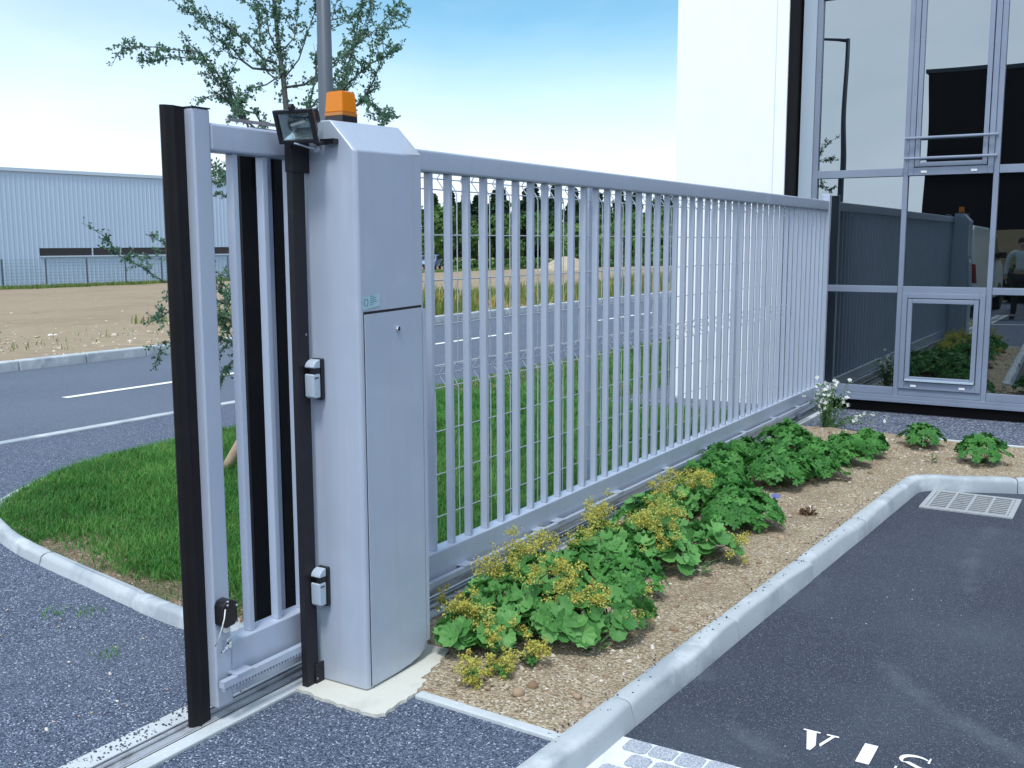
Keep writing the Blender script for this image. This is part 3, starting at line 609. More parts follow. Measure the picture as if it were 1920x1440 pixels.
# painted word; each letter in a unit box (u to the right, w up), stencil serif
def letter(ch):
    if ch == 'V': return [[(0,1),(.48,1),(.48,.93),(.38,.93),(.56,.28),(.50,0),(.40,0),(.10,.93),(0,.93)], [(.62,.40),(.80,.93),(.66,.93),(.66,1),(1,1),(1,.93),(.90,.93),(.68,.28)]]
    if ch == 'I': return [[(.0,0),(.36,0),(.36,1),(0,1)]]
    if ch == 'T': return [[(.0,.9),(.0,1),(.9,1),(.9,.9)],[(.3,0),(.6,0),(.6,.86),(.3,.86)]]
    if ch == 'E': return [[(0,0),(.3,0),(.3,1),(0,1)],[(.34,0),(.8,0),(.8,.12),(.34,.12)],[(.34,.44),(.7,.44),(.7,.56),(.34,.56)],[(.34,.88),(.8,.88),(.8,1),(.34,1)]]
    if ch == 'U': return [[(0,.25),(.28,.25),(.28,1),(0,1)],[(.6,.25),(.85,.25),(.85,1),(.6,1)],[(0,.21),(.12,0),(.7,0),(.85,.21)]]
    if ch == 'R': return [[(0,0),(.3,0),(.3,1),(0,1)],[(.34,1),(.7,1),(.85,.88),(.85,.6),(.7,.46),(.34,.46),(.34,.56),(.58,.6),(.58,.88),(.34,.9)],[(.34,.42),(.5,.42),(.9,0),(.6,0)]]
    if ch == 'S':
        out = []
        def arc(cx, cy, ra, rb, a0, a1, w0, w1):
            o = []; i_ = []
            for k in range(11):
                a = R_(a0+(a1-a0)*k/10); w = w0+(w1-w0)*math.sin(math.pi*k/10)
                o.append((cx+ra*math.cos(a), cy+rb*math.sin(a))); i_.append((cx+(ra-w)*math.cos(a), cy+(rb-w*.7)*math.sin(a)))
            return o+i_[::-1]
        out.append(arc(.42,.72,.40,.28,30,225,.05,.17)); out.append(arc(.42,.28,.40,.28,-150,45,.05,.17))
        out.append([(.16,.56),(.30,.62),(.70,.44),(.62,.34)])
        out.append([(.74,.74),(.80,.74),(.80,1.0),(.76,1.0)]); out.append([(.02,.0),(.06,.0),(.08,.26),(.02,.26)])
        return out
polys = []
for i, ch in enumerate('VISITEURS'):
    w = .122; off = {'I': .046}.get(ch, 0); yl = .920-.163*i-off
    for p in letter(ch): polys.append([(3.337+.146*v, yl-w*u) for u, v in p])
o = marking('painted_word', polys, PZ+.003)
# white bay lines further off (behind the camera, seen in the glass)
marking('bay_line', [[(-2.05,1.62),(-1.95,1.62),(-1.95,2.52),(-2.05,2.52)]], .002)
marking('bay_line', [[(.6,-3),(.72,-3),(.72,1.2),(.6,1.2)]], PZ+.008)
hp = []
for i in range(9): 
    x = -2.9+i*.45; hp.append([(x, 2.84), (x+.16, 2.84), (x+.55, 3.45), (x+.39, 3.45)])
hp.append([(-3.0,2.80),(1.1,3.40),(1.1,3.46),(-3.0,2.86)])
marking('hatch_marking', hp, .003, 'yellow_paint')

# ================================================================== SLIDING GATE
GX0, GX1 = 2.318, 10.02; GY = 2.583
gate = thing('sliding_gate', (6, 2.61, .0), 'long grey steel sliding gate with vertical bars, standing open on its ground rail', 'sliding gate')
b = MB(); b.box(GX0, GX0+.072, GY, GY+.072, .055, 2.042); b.build('closing_stile', 'paint', gate, bevel=.007)
b = MB(); b.box(GX0-.001, GX0+.073, GY-.001, GY+.073, 2.042, 2.046); b.build('stile_cap', 'black_plastic', gate)
b = MB(); b.box(GX1-.055, GX1, GY-.004, GY+.072, .08, 2.06); b.build('rear_stile', 'paint', gate, bevel=.006)
b = MB(); b.box(GX0+.072, GX1-.055, GY+.001, GY+.07, 1.912, 2.002); b.build('top_beam', 'paint', gate, bevel=.010)
b = MB(); b.box(GX0+.072, GX1-.055, GY+.001, GY+.075, .078, .268); b.build('bottom_beam', 'paint', gate, bevel=.006)
k = 0; xr = 2.484; SH = {0: .032, 1: .026, 2: .012}
while xr < GX1-.07:
    x_ = xr+SH.get(k, 0); b = MB(); b.box(x_-.022, x_, GY+.016, GY+.050, .2685, 1.9115)
    b.build('bar', 'paint', gate, bevel=.0015, segs=1)
    xr += .1425; k += 1
b = MB(); b.extrude([(0,-.012),(.032,-.035),(.036,-.04),(.036,.045),(.026,.05),(0,.012)], (GX0-.078, GY+.03, .0), (0,0,2.045), (0,1,0), (1,0,0))
b = MB()
edge = [(GX0-.002,GY+.036),(GX0-.004,GY+.068),(GX0-.055,GY+.070),(GX0-.075,GY+.064),(GX0-.082,GY+.052),(GX0-.075,GY+.040),(GX0-.058,GY+.033),(GX0-.050,GY+.028),(GX0-.040,GY+.032)]
b.prism(edge, .004, 2.045); b.build('safety_edge', 'rubber', gate)
# toothed rack with its brackets
b = MB(); b.box(GX0-.01, GX1-.6, GY-.045, GY-.022, .140, .164); nt_ = int((GX1-.6-GX0)/.0145)
for i in range(nt_): b.box(GX0-.006+i*.0145, GX0+.0015+i*.0145, GY-.043, GY-.024, .128, .1402)
b.build('toothed_rack', 'paint', gate)
br = [GX0+.05, 3.75, 4.42, 4.62, 5.35, 6.1, 6.85, 7.6, 8.35, 9.05]
for x in br:
    b = MB(); b.box(x, x+.075, GY-.047, GY+.0005, .1642, .1695).box(x+.03, x+.045, GY-.022, GY+.0005, .145, .164); b.build('rack_bracket', 'paint', gate)
for x in (2.95, 9.3):
    b = MB(); b.lathe([(.03,-.012),(.055,-.012),(.05,-.005),(.05,.005),(.055,.012),(.03,.012)], (x, GY+.037, .07), (0,1,0)); b.build('wheel', 'steel', gate)
# limit switch box with cable
lb = thing('safety_switch_box', (2.345, 2.56, .33), 'small black junction box with a white looping cable at the foot of the gate stile', 'switch box')
b = MB(); b.extrude([(-.030,.012),(-.030,.075),(-.018,.092),(.006,.095),(.034,.080),(.034,.020),(.020,.004),(-.018,.0)], (2.347, GY-.001, .345), (0,-.045,0), (1,0,0)); b.build('housing', 'black_plastic', lb, bevel=.004)
for x, z in ((2.335,.437),(2.372,.415),(2.333,.425)):
    b = MB(); b.lathe([(.0045,0),(.0045,.004),(.002,.006)], (x, GY-.0465, z), (0,-1,0), 8); b.build('screw', 'chrome', lb)
b = MB(); b.tube([(2.322,GY-.05,.415),(2.307,GY-.06,.39),(2.298,GY-.055,.355),(2.299,GY-.04,.32),(2.306,GY-.012,.285)], .0022, 6); b.tube([(2.372,GY-.03,.39),(2.385,GY-.045,.36),(2.382,GY-.045,.33),(2.366,GY-.03,.305),(2.35,GY-.02,.29)], .0022, 6); b.build('cable', 'white_plastic', lb, smooth=True)
b = MB(); b.lathe([(.011,0),(.011,.018),(.008,.02)], (2.348, GY-.022, .325), (0,0,1), 8); b.build('cable_gland', 'white_plastic', lb)
b = MB(); b.tube([(2.318,GY-.028,.262),(2.350,GY-.028,.277)], .004, 8); b.lathe([(.009,0),(.009,.006)], (2.334,GY-.028,.269), (1,0,.4), 6); b.lathe([(.009,0),(.009,.006)], (2.344,GY-.028,.273), (1,0,.4), 6); b.box(2.346,2.356,GY-.036,GY-.001,.266,.29); b.build('bolt', 'chrome', lb)
# ground rail
gr = thing('ground_rail', (3, 2.66, 0), 'steel running rail of the gate let into the pale concrete strip', 'rail')
b = MB(); b.box(-4.9, 10.4, 2.612, 2.6635, .004, .010); b.build('base_plate', 'rail', gr)
b = MB(); b.box(-4.9, 10.4, 2.664, 2.679, .0, .0075).box(-4.9, 10.4, 2.602, 2.6055, .0, .0075); b.build('groove', 'dark', gr)
b = MB(); b.tube([(-4.9, 2.652, .016), (10.4, 2.652, .016)], .007, 10); b.build('round_rail', 'rail', gr, smooth=True)
b = MB(); b.box(-4.9, 10.4, 2.680, 2.686, .004, .014); b.build('side_angle', 'rail', gr)

# ================================================================== DRIVE CABINET
cab = thing('gate_drive_cabinet', (2.95, 2.42, .01), 'tall grey sheet steel drive cabinet with chamfered top and narrow lockable door', 'motor cabinet')
plan = [(2.765,2.545),(2.765,2.312),(2.775,2.303),(2.90,2.303),(3.02,2.303),(3.138,2.303),(3.150,2.315),(3.150,2.545)]
n = len(plan)
def top_z(p):
    return {0: 2.040, 7: 2.052}.get(p, None)
zt = [2.036, 1.930, 1.930, 1.932, 1.934, 1.937, 1.9375, 2.0435]
ridge = [(2.765,2.412,2.036),(2.80,2.411,2.0365),(2.88,2.41,2.038),(2.98,2.41,2.040),(3.14,2.41,2.043),(3.150,2.414,2.0435)]
zb_ = [.012, .012, .012, .012, .016, .050, .085, .085]; vs = [(x, y, z) for (x, y), z in zip(plan, zb_)]+[(x, y, z) for (x, y), z in zip(plan, zt)]
R0 = len(vs); vs += ridge
# sides
fs = [tuple(range(n))[::-1]]
for i in range(1, 5): fs.append((i, i+1, n+i+1, n+i))
fs += [(0, 1, n+1, R0, n+0), (5, 6, n+6, n+5), (6, 7, n+7, R0+5, n+6), (7, 0, n+0, n+7)]
fs += [(n+1, n+2, R0+1, R0), (n+2, n+3, R0+2, R0+1), (n+3, n+4, R0+3, R0+2), (n+4, n+5, R0+4, R0+3), (n+5, n+6, R0+5, R0+4), (n+0, R0, R0+1, R0+2, R0+3, R0+4, R0+5, n+7)]
b = MB(); b.add(vs, fs); b.build('housing', 'cabinet', cab, bevel=.006)
# plinth fold under the housing
b = MB(); b.prism([(2.775,2.54),(2.775,2.325),(2.93,2.318),(3.04,2.318),(3.06,2.325),(3.06,2.54)], -.02, .012); b.build('plinth', 'steel', cab)
# door: three facets following the bowed front, cut off at the lower right
off = .0045
def fr(x):   # front surface y at x
    return 2.303
cols = [(2.792,.024,1.372),(2.94,.020,1.375),(3.02,.026,1.377),(3.08,.036,1.379),(3.105,.055,1.380),(3.122,.10,1.380)]
v2 = [(x, fr(x)-off, z0) for x, z0, z1 in cols]+[(x, fr(x)-off, z1) for x, z0, z1 in cols]+[(x, fr(x)-.0005, z0) for x, z0, z1 in cols]+[(x, fr(x)-.0005, z1) for x, z0, z1 in cols]
m_ = len(cols); f2 = [(i, i+1, m_+i+1, m_+i) for i in range(m_-1)]+[(2*m_+i, i, m_+i, 3*m_+i)[::1] for i in (0,)]+[(m_-1, 3*m_-1, 4*m_-1, 2*m_-1)]+[(m_+i, m_+i+1, 3*m_+i+1, 3*m_+i) for i in range(m_-1)]+[(2*m_+i, 2*m_+i+1, i+1, i) for i in range(m_-1)]
b = MB(); b.add(v2, f2); door = b.build('door', 'cabinet', cab)
# dark shadow gap round the door
b = MB()
def strip(pts, w, o2=.0008):
    vs = []; fs = []
    for (x, z, dx, dz) in pts: vs += [(x, fr(x)-o2, z), (x+dx*w, fr(x+dx*w)-o2, z+dz*w)]
    for i in range(len(pts)-1): fs.append((2*i, 2*i+1, 2*i+3, 2*i+2))
    b.add(vs, fs)
strip([(2.788,1.373,0,1),(2.93,1.376,0,1),(3.126,1.381,0,1)], .009)
strip([(2.792,.02,-1,0),(2.792,1.376,-1,0)], .004)
strip([(3.1225,.10,1,0),(3.1225,1.386,1,0)], .003)
b.build('door_gap', 'dark', cab)
b = MB(); b.lathe([(.011,0),(.011,.004),(.008,.007)], (2.975, fr(2.975)-off, 1.312), (.0,-1,0), 16); lk = b.build('lock', 'chrome', door, smooth=False)
b = MB(); b.box(2.973, 2.9765, fr(3.02)-off-.0085, fr(3.02)-off-.007, 1.306, 1.318); b.build('keyhole', 'dark', door)
st = [(2.783,1.388),(2.878,1.400),(2.878,1.444),(2.783,1.432)]
b = MB(); b.add([(x, fr(x)-.0016, z) for x, z in st], [(0,1,2,3)]); b.build('sticker', 'sticker', cab)
b = MB()
for i in range(14):     # ring emblem of little segments
    if i in (3, 10): continue
    a0 = 2*math.pi*i/14; a1 = a0+.34; rr0, rr1 = .0085, .0125
    b.add([(2.803+r_*math.cos(a), fr(2.803)-.0022, 1.4145+r_*1.2*math.sin(a)) for r_, a in ((rr0,a0),(rr1,a0),(rr1,a1),(rr0,a1))], [(0,1,2,3)])
for i, ln in enumerate((.020,.034,.03,.038,.018)):
    z = 1.4325-.0068*i; b.add([(2.825, fr(2.825)-.0022, z), (2.825+ln, fr(2.825+ln)-.0022, z+ln*.12), (2.825+ln, fr(2.825+ln)-.0022, z+ln*.12+.002), (2.825, fr(2.825)-.0022, z+.002)], [(0,1,2,3)])
b.build('sticker_print', 'sticker_ink', cab)
# side flange strip at the right of the door
b = MB(); b.prism([(3.130,2.2985),(3.147,2.2985),(3.1475,2.306),(3.130,2.306)], .08, 1.375); b.build('side_fold', 'cabinet', cab)
# black guide post at its left
gp = thing('guide_post', (2.71, 2.53, 0), 'narrow black guide post fixed against the left side of the drive cabinet', 'post')
b = MB(); b.box(2.680, 2.742, 2.512, 2.540, .006, 1.975); b.build('profile', 'blacksteel', gp, bevel=.003)
b = MB(); b.box(2.678, 2.7645, 2.508, 2.5425, 1.86, 1.965); b.build('top_bracket', 'blacksteel', gp, bevel=.002)
b = MB(); b.box(2.720, 2.7645, 2.505, 2.5115, .006, .085); b.build('foot_bracket', 'blacksteel', gp, bevel=.002)
for z in (.03, .43, 1.3):
    b = MB(); b.lathe([(.004,0),(.004,.002)], (2.725, 2.5118 if z > .1 else 2.5048, z), (0,-1,0), 8); b.build('screw', 'steel', gp)

# sensors
def sensor(z, label):
    s = thing('photocell_sensor', (2.765, 2.49, z), label, 'sensor', 'photocell sensors on the drive cabinet')
    y0, y1 = 2.467, 2.511; xw = 2.7645
    b = MB(); b.box(xw-.018, xw, y0-.004, y1, z-.078, z+.070); b.build('back_box', 'black_plastic', s, bevel=.005)
    # domed silver cover: profile in x-z, swept along y with narrowing nose
    b = MB(); prof = [(-.018,-.070),(-.050,-.070),(-.056,-.060),(-.057,.018)]
    b.extrude(prof+[(-.018,.018)], (xw, y0, z), (0, y1-y0-.001, 0), (1,0,0)); b.build('lower_cover', 'silver_plastic', s, bevel=.006)
    b = MB(); pr = [(-.018,.036)]+[(-.055,.038)]+[(-.055+.037*(1-math.cos(a)), .040+.028*math.sin(a)) for a in np.linspace(.1, math.pi/2, 7)]
    b.extrude(pr, (xw, y0, z), (0, y1-y0-.001, 0), (1,0,0)); b.build('upper_cover', 'silver_plastic', s, bevel=.004)
    b = MB(); b.box(xw-.053, xw-.02, y0+.001, y1-.002, z+.018, z+.037); b.build('lens_window', 'black_gloss', s)
    b = MB(); b.box(xw-.050, xw-.030, y0-.0012, y0+.001, z+.002, z+.006); b.build('screw_slot', 'black_plastic', s)
    return s
sensor(1.145, 'silver and black photocell sensor halfway up the drive cabinet, upper of the two')
sensor(.383, 'silver and black photocell sensor near the foot of the drive cabinet, lower of the two')

# beacon
bc = thing('warning_beacon', (2.905, 2.47, 2.045), 'orange flashing warning beacon on black base atop the drive cabinet', 'warning light')
def frustum(b, cx, cy, z0, z1, w0, w1, d0=None, d1=None):
    d0 = d0 or w0; d1 = d1 or w1
    return b.add([(cx-w0,cy-d0,z0),(cx+w0,cy-d0,z0),(cx+w0,cy+d0,z0),(cx-w0,cy+d0,z0),(cx-w1,cy-d1,z1),(cx+w1,cy-d1,z1),(cx+w1,cy+d1,z1),(cx-w1,cy+d1,z1)], [(0,3,2,1),(4,5,6,7),(0,1,5,4),(1,2,6,5),(2,3,7,6),(3,0,4,7)])
b = MB(); frustum(b, 2.905, 2.48, 2.036, 2.064, .041, .041); b.build('base', 'black_plastic', bc, bevel=.003)
b = MB(); frustum(b, 2.905, 2.48, 2.064, 2.076, .041, .0405); b.build('collar', 'amber_dark', bc, bevel=.001)
b = MB(); frustum(b, 2.905, 2.48, 2.076, 2.146, .0405, .036); frustum(b, 2.905, 2.48, 2.146, 2.149, .036, .030); b.build('lens', 'orange', bc, bevel=.004)
# floodlight
fl = thing('floodlight', (2.70, 2.44, 1.98), 'small black halogen floodlight with glass front tilted down at the cabinet corner', 'floodlight')
n_ = Vector((-.93,-.16,-.34)).normalized(); rt = n_.cross(Vector((0,0,1))).normalized()*-1; up = rt.cross(n_).normalized()*1
if up.z < 0: up = -up
fc = Vector((2.640, 2.452, 2.004))
HW, HH = .068, .050
b = MB()
for (c, hx, hy) in ((fc+up*HH, HW, .0065), (fc-up*HH, HW, .0065)): b.obox(c, rt*hx, up*hy, n_*.007)
for sg in (-1, 1): b.obox(fc+rt*sg*HW, rt*.0065, up*(HH+.0065), n_*.0072)
b.build('front_frame', 'black_plastic', fl, bevel=.002)
b = MB(); a = fc-n_*.006; k_ = fc-n_*.075
vs = [a+rt*i*HW*.97+up*j*HH*.97 for (i, j) in ((-1,-1),(1,-1),(1,1),(-1,1))]+[k_+rt*i*HW*.55+up*j*HH*.6 for (i, j) in ((-1,-1),(1,-1),(1,1),(-1,1))]
b.add(vs, [(4,5,6,7),(0,1,5,4),(1,2,6,5),(2,3,7,6),(3,0,4,7)]); b.build('housing', 'black_plastic', fl)
b = MB(); a = fc-n_*.004; k_ = fc-n_*.045
vs = [a+rt*i*HW*.9+up*j*HH*.88 for (i, j) in ((-1,-1),(1,-1),(1,1),(-1,1))]+[k_+rt*i*HW*.35+up*j*HH*.3 for (i, j) in ((-1,-1),(1,-1),(1,1),(-1,1))]
b.add(vs, [(4,5,6,7),(0,1,5,4),(1,2,6,5),(2,3,7,6),(3,0,4,7)]); b.build('reflector', 'reflector', fl)
b = MB(); b.tube([fc-n_*.022-rt*.03+up*.0, fc-n_*.022+rt*.03+up*.012], .005, 8); b.build('lamp_tube', 'white_plastic', fl)
b = MB(); q_ = fc-n_*.021
for (p0, p1) in (((-.034,-.016),(-.034,.010)),((-.034,.010),(.026,.024)),((.026,.024),(.030,.012))): b.tube([q_+rt*p0[0]+up*p0[1], q_+rt*p1[0]+up*p1[1]], .0022, 6)
b.build('lamp_holder', 'black_plastic', fl)
b = MB(); b.obox(fc+n_*.0035, rt*HW*.9, up*HH*.86, n_*.0008); b.build('glass', 'clear', fl)
b = MB(); b.obox(fc-n_*.085+up*.012, rt*.034, up*.024, n_*.022); b.build('terminal_box', 'black_plastic', fl, bevel=.003)
b = MB(); b.lathe([(.012,-.006),(.012,.006)], fc+up*(HH+.013), rt, 12); b.build('clasp', 'black_plastic', fl)
b = MB(); e0 = fc-up*(HH+.002)+rt*.045-n_*.01; b.tube([e0, Vector((2.715,2.425,1.952)), Vector((2.770,2.415,1.962))], .007, 6); b.obox((2.752,2.405,1.962), (.014,0,0), (0,.030,0), (0,0,.008)); b.build('bracket', 'black_plastic', fl)
b = MB(); b.lathe([(.011,-.009),(.012,0),(.011,.009)], (2.715,2.428,1.935), (1,0,0), 10); b.build('cable_gland', 'steel', fl)
b = MB(); b.tube([(2.712,2.428,1.935),(2.69,2.44,1.938),(2.665,2.45,1.945),(2.64,2.46,1.95)], .003, 6); b.build('cable', 'silver_plastic', fl)

# rear portal post behind the gate
rp = thing('portal_post', (2.88, 2.88, 0), 'grey rear guide post with black rubber strips behind the gate bars', 'post')
b = MB(); b.box(2.862, 2.942, 2.86, 2.93, .0, 1.97); b.build('post', 'paint', rp, bevel=.005)
b = MB(); b.box(2.775, 2.858, 2.855, 2.885, .0, 1.96); b.box(2.846, 2.8615, 2.845, 2.90, 1.82, 1.965); b.build('rubber_strip', 'rubber', rp)
b = MB(); b.box(2.946, 3.005, 2.86, 2.90, .0, 1.96); b.box(2.940, 2.960, 2.845, 2.859, 1.82, 1.965); b.build('rubber_strip', 'rubber', rp)
b = MB(); b.box(2.56, 3.05, 2.68, 2.69, 2.03, 2.04).box(2.68,3.02,2.69,2.92,2.012,2.02); b.build('top_guide', 'steel', rp)

# ================================================================== WIRE MESH FENCE
FY = 2.92
fence = thing('wire_mesh_fence', (6.5, FY, 0), 'grey welded wire mesh fence with folded ribs standing behind the gate', 'fence')
posts = [5.737, 8.457, 11.0]
for x in posts:
    b = MB(); b.box(x-.03, x+.03, FY+.006, FY+.055, .02, 1.99); b.build('post', 'paint', fence, bevel=.003)
rows = [.06,.27,.485,.70,.915,1.025,1.225,1.44,1.655,1.87,1.985]
fold = {.97: (.915, 1.025), 1.925: (1.87, 1.985)}
def wirebar(b, p, q, r=.0024):
    b.tube([p, q], r, 4, caps=False)
for (x0, x1) in ((3.05, 5.72), (5.755, 8.44), (8.475, 11.0)):
    b = MB()
    for z in rows: wirebar(b, (x0, FY-.004, z), (x1, FY-.004, z), .0033)
    for z in fold: wirebar(b, (x0, FY+.042, z), (x1, FY+.042, z), .0033)
    nw = int((x1-x0-.02)/.1)
    for i in range(nw+1):
        x = x0+.02+i*.1
        pts = [(x, FY, .04), (x, FY, .895), (x, FY+.010, .920), (x, FY+.044, .965), (x, FY+.044, .975), (x, FY+.010, 1.02), (x, FY, 1.045), (x, FY, 1.85), (x, FY+.010, 1.875), (x, FY+.044, 1.92), (x, FY+.044, 1.93), (x, FY+.010, 1.975), (x, FY, 2.0), (x, FY, 2.02)]
        b.tube(pts, .0034, 4, caps=False)
    b.build('mesh_panel', 'wire', fence, smooth=True)

# ================================================================== OFFICE BUILDING
XF = 10.2
ob = thing('office_building', (12, 0, 0), 'modern office building with white slab wall and mirrored glass curtain wall in grey frames', 'building')
b = MB(); b.box(9.78, 13.0, 2.965, 4.06, 0.0, 6.5); wl = b.build('white_wall', 'wall_white', ob)
b = MB(); b.box(9.7785, 9.7795, 3.075, 3.079, 0, 6.5); b.build('wall_joint', 'trim_blue', ob)
b = MB(); b.box(9.80, 13.0, 2.955, 2.9645, .0, 6.5); b.build('black_reveal', 'cladding_black', ob)
b = MB(); b.box(XF+.06, 18, -9.95, 2.954, .02, 6.4); b.build('core_wall', 'cladding_black', ob)
b = MB(); b.box(XF+.015, XF+.06, -9.9, 2.93, .0, .145); b.build('base_skirt', 'cladding_black', ob)
b = MB(); b.box(9.7, 18.2, -10, 4.2, 6.5, 6.62); b.build('roof', 'trim_blue', ob)
XM = XF-.07
mull = [2.775, 1.945, 1.185, .43, -.33, -1.09, -1.85, -2.61, -3.37]
for i, y in enumerate(mull):
    w = .045 if i else .05
    b = MB(); b.box(XM, XF, y-w/2, y+w/2, .1505, 6.4)
    b.build('mullion', 'frame', ob, bevel=.004)
for z, hgt in ((.185,.07), (1.145,.062), (2.215,.072), (3.86,.072), (5.2,.07)):
    for i in range(len(mull)-1):
        y1, y0 = mull[i]-.0245, mull[i+1]+.0235
        b = MB(); b.box(XM+.003, XF-.001, y0, y1, z, z+hgt); b.build('transom', 'frame', ob, bevel=.003)
b = MB(); b.box(XM-.012, XF, -3.4, 2.80, .115, .150).box(XM-.006, XF, -3.4, 2.80, .150, .183); b.build('sill', 'frame', ob, bevel=.003)
b = MB(); b.box(XM+.01, XF, 2.805, 2.935, .15, 6.4); b.build('edge_frame', MT['trim_blue'], ob, bevel=.004)
zs = [.25,1.148,2.213,3.858,5.2,6.4]
# casement windows sit in the second bay
def casement(z0, z1, y0, y1, rail=False):
    fo = MB(); t = .047; x0, x1 = XM-.012, XM+.03
    fo.box(x0,x1,y0,y0+t,z0,z1).box(x0,x1,y1-t,y1,z0,z1).box(x0,x1,y0+t,y1-t,z0,z0+t*1.5).box(x0,x1,y0+t,y1-t,z1-t,z1)
    w = fo.build('casement_window', 'frame', ob, bevel=.004)
    fi = MB(); a0, a1, c0_, c1 = y0+t+.006, y1-t-.006, z0+t*1.5+.006, z1-t-.006; t2 = .04; x0, x1 = XM-.022, XM+.02
    fi.box(x0,x1,a0,a0+t2,c0_,c1).box(x0,x1,a1-t2,a1,c0_,c1).box(x0,x1,a0+t2,a1-t2,c0_,c0_+t2).box(x0,x1,a0+t2,a1-t2,c1-t2,c1)
    fi.build('sash', 'frame', w, bevel=.004)
    g_ = MB(); g_.box(XM+.004, XM+.01, a0+t2-.004, a1-t2+.004, c0_+t2-.004, c1-t2+.004); g_.build('pane', 'pane', w)
    gap = MB(); gap.box(XM+.012, XM+.0285, y0+t-.002, y1-t+.002, z0+t*1.5-.002, z1-t+.002); gap.build('gasket', 'dark', w)
    for yy in (y0+.13, y1-.16):
        c = MB(); c.box(XM-.018, XM-.012, yy, yy+.05, z0+.022, z0+.042); c.build('drain_cap', 'sign_white', w)
    return w
for i in range(len(mull)-1):
    y1, y0 = mull[i]-.0225, mull[i+1]+.0225
    for j in range(5):
        z0, z1 = zs[j], zs[j+1]
        if i % 2 == 1 and j in (0, 2):
            w_ = casement(z0+.002, z1-.002, y0+.002, y1-.002)
            if j == 0:
                c = MB(); c.box(XM-.035, XM-.0225, y0+.06, y1-.06, z0+.078, z0+.098); c.build('window_ledge', 'trim_blue', w_, bevel=.002)
            continue
        if i == 0 and j > 4: continue
        b = MB(); b.box(XF-.034, XF-.028, y0+.001, y1-.001, z0+.001 if j else z0+.006, z1-.001)
        b.build('pane', glass_pane('mirrored_glass', 2+i*5+j, .0032), ob)
for i in (1, 3, 5):
    y1, y0 = mull[i]+.006, mull[i+1]-.006
    rl = []
    for z in (2.365, 2.545):
        b = MB(); b.tube([(XM-.06, y0, z), (XM-.06, y1, z)], .0125, 10)
        for yy in (y0+.012, y1-.012): b.box(XM-.055, XM-.001, yy-.004, yy+.004, z-.012, z+.012)
        b.build('guard_rail', 'frame', ob, smooth=False)

# ================================================================== STREET LAMP
sl = thing('street_lamp', (4.49, 3.94, 0), 'tall grey tapered street lamp pole standing behind the drive cabinet', 'street lamp')
b = MB(); b.tube([(4.49,3.94,.02),(4.49,3.94,.9),(4.49,3.94,4.55)], [.056,.050,.029], 16); b.build('pole', 'pole', sl, smooth=True)
b = MB(); b.lathe([(.13,0),(.13,.02),(.08,.03)], (4.49,3.94,.02)); b.build('base_flange', 'pole', sl)
b = MB(); b.tube([(4.49,3.94,4.52),(4.42,4.10,4.56),(4.40,4.38,4.60)], [.026,.020,.017], 10); b.build('arm', 'pole', sl, smooth=True)
b = MB(); b.tube([(4.40,4.34,4.60),(4.395,4.42,4.61),(4.38,4.62,4.615),(4.375,4.72,4.61)], [.022,.055,.065,.025], 12); b.build('lamp_head', 'pole', sl, smooth=True)

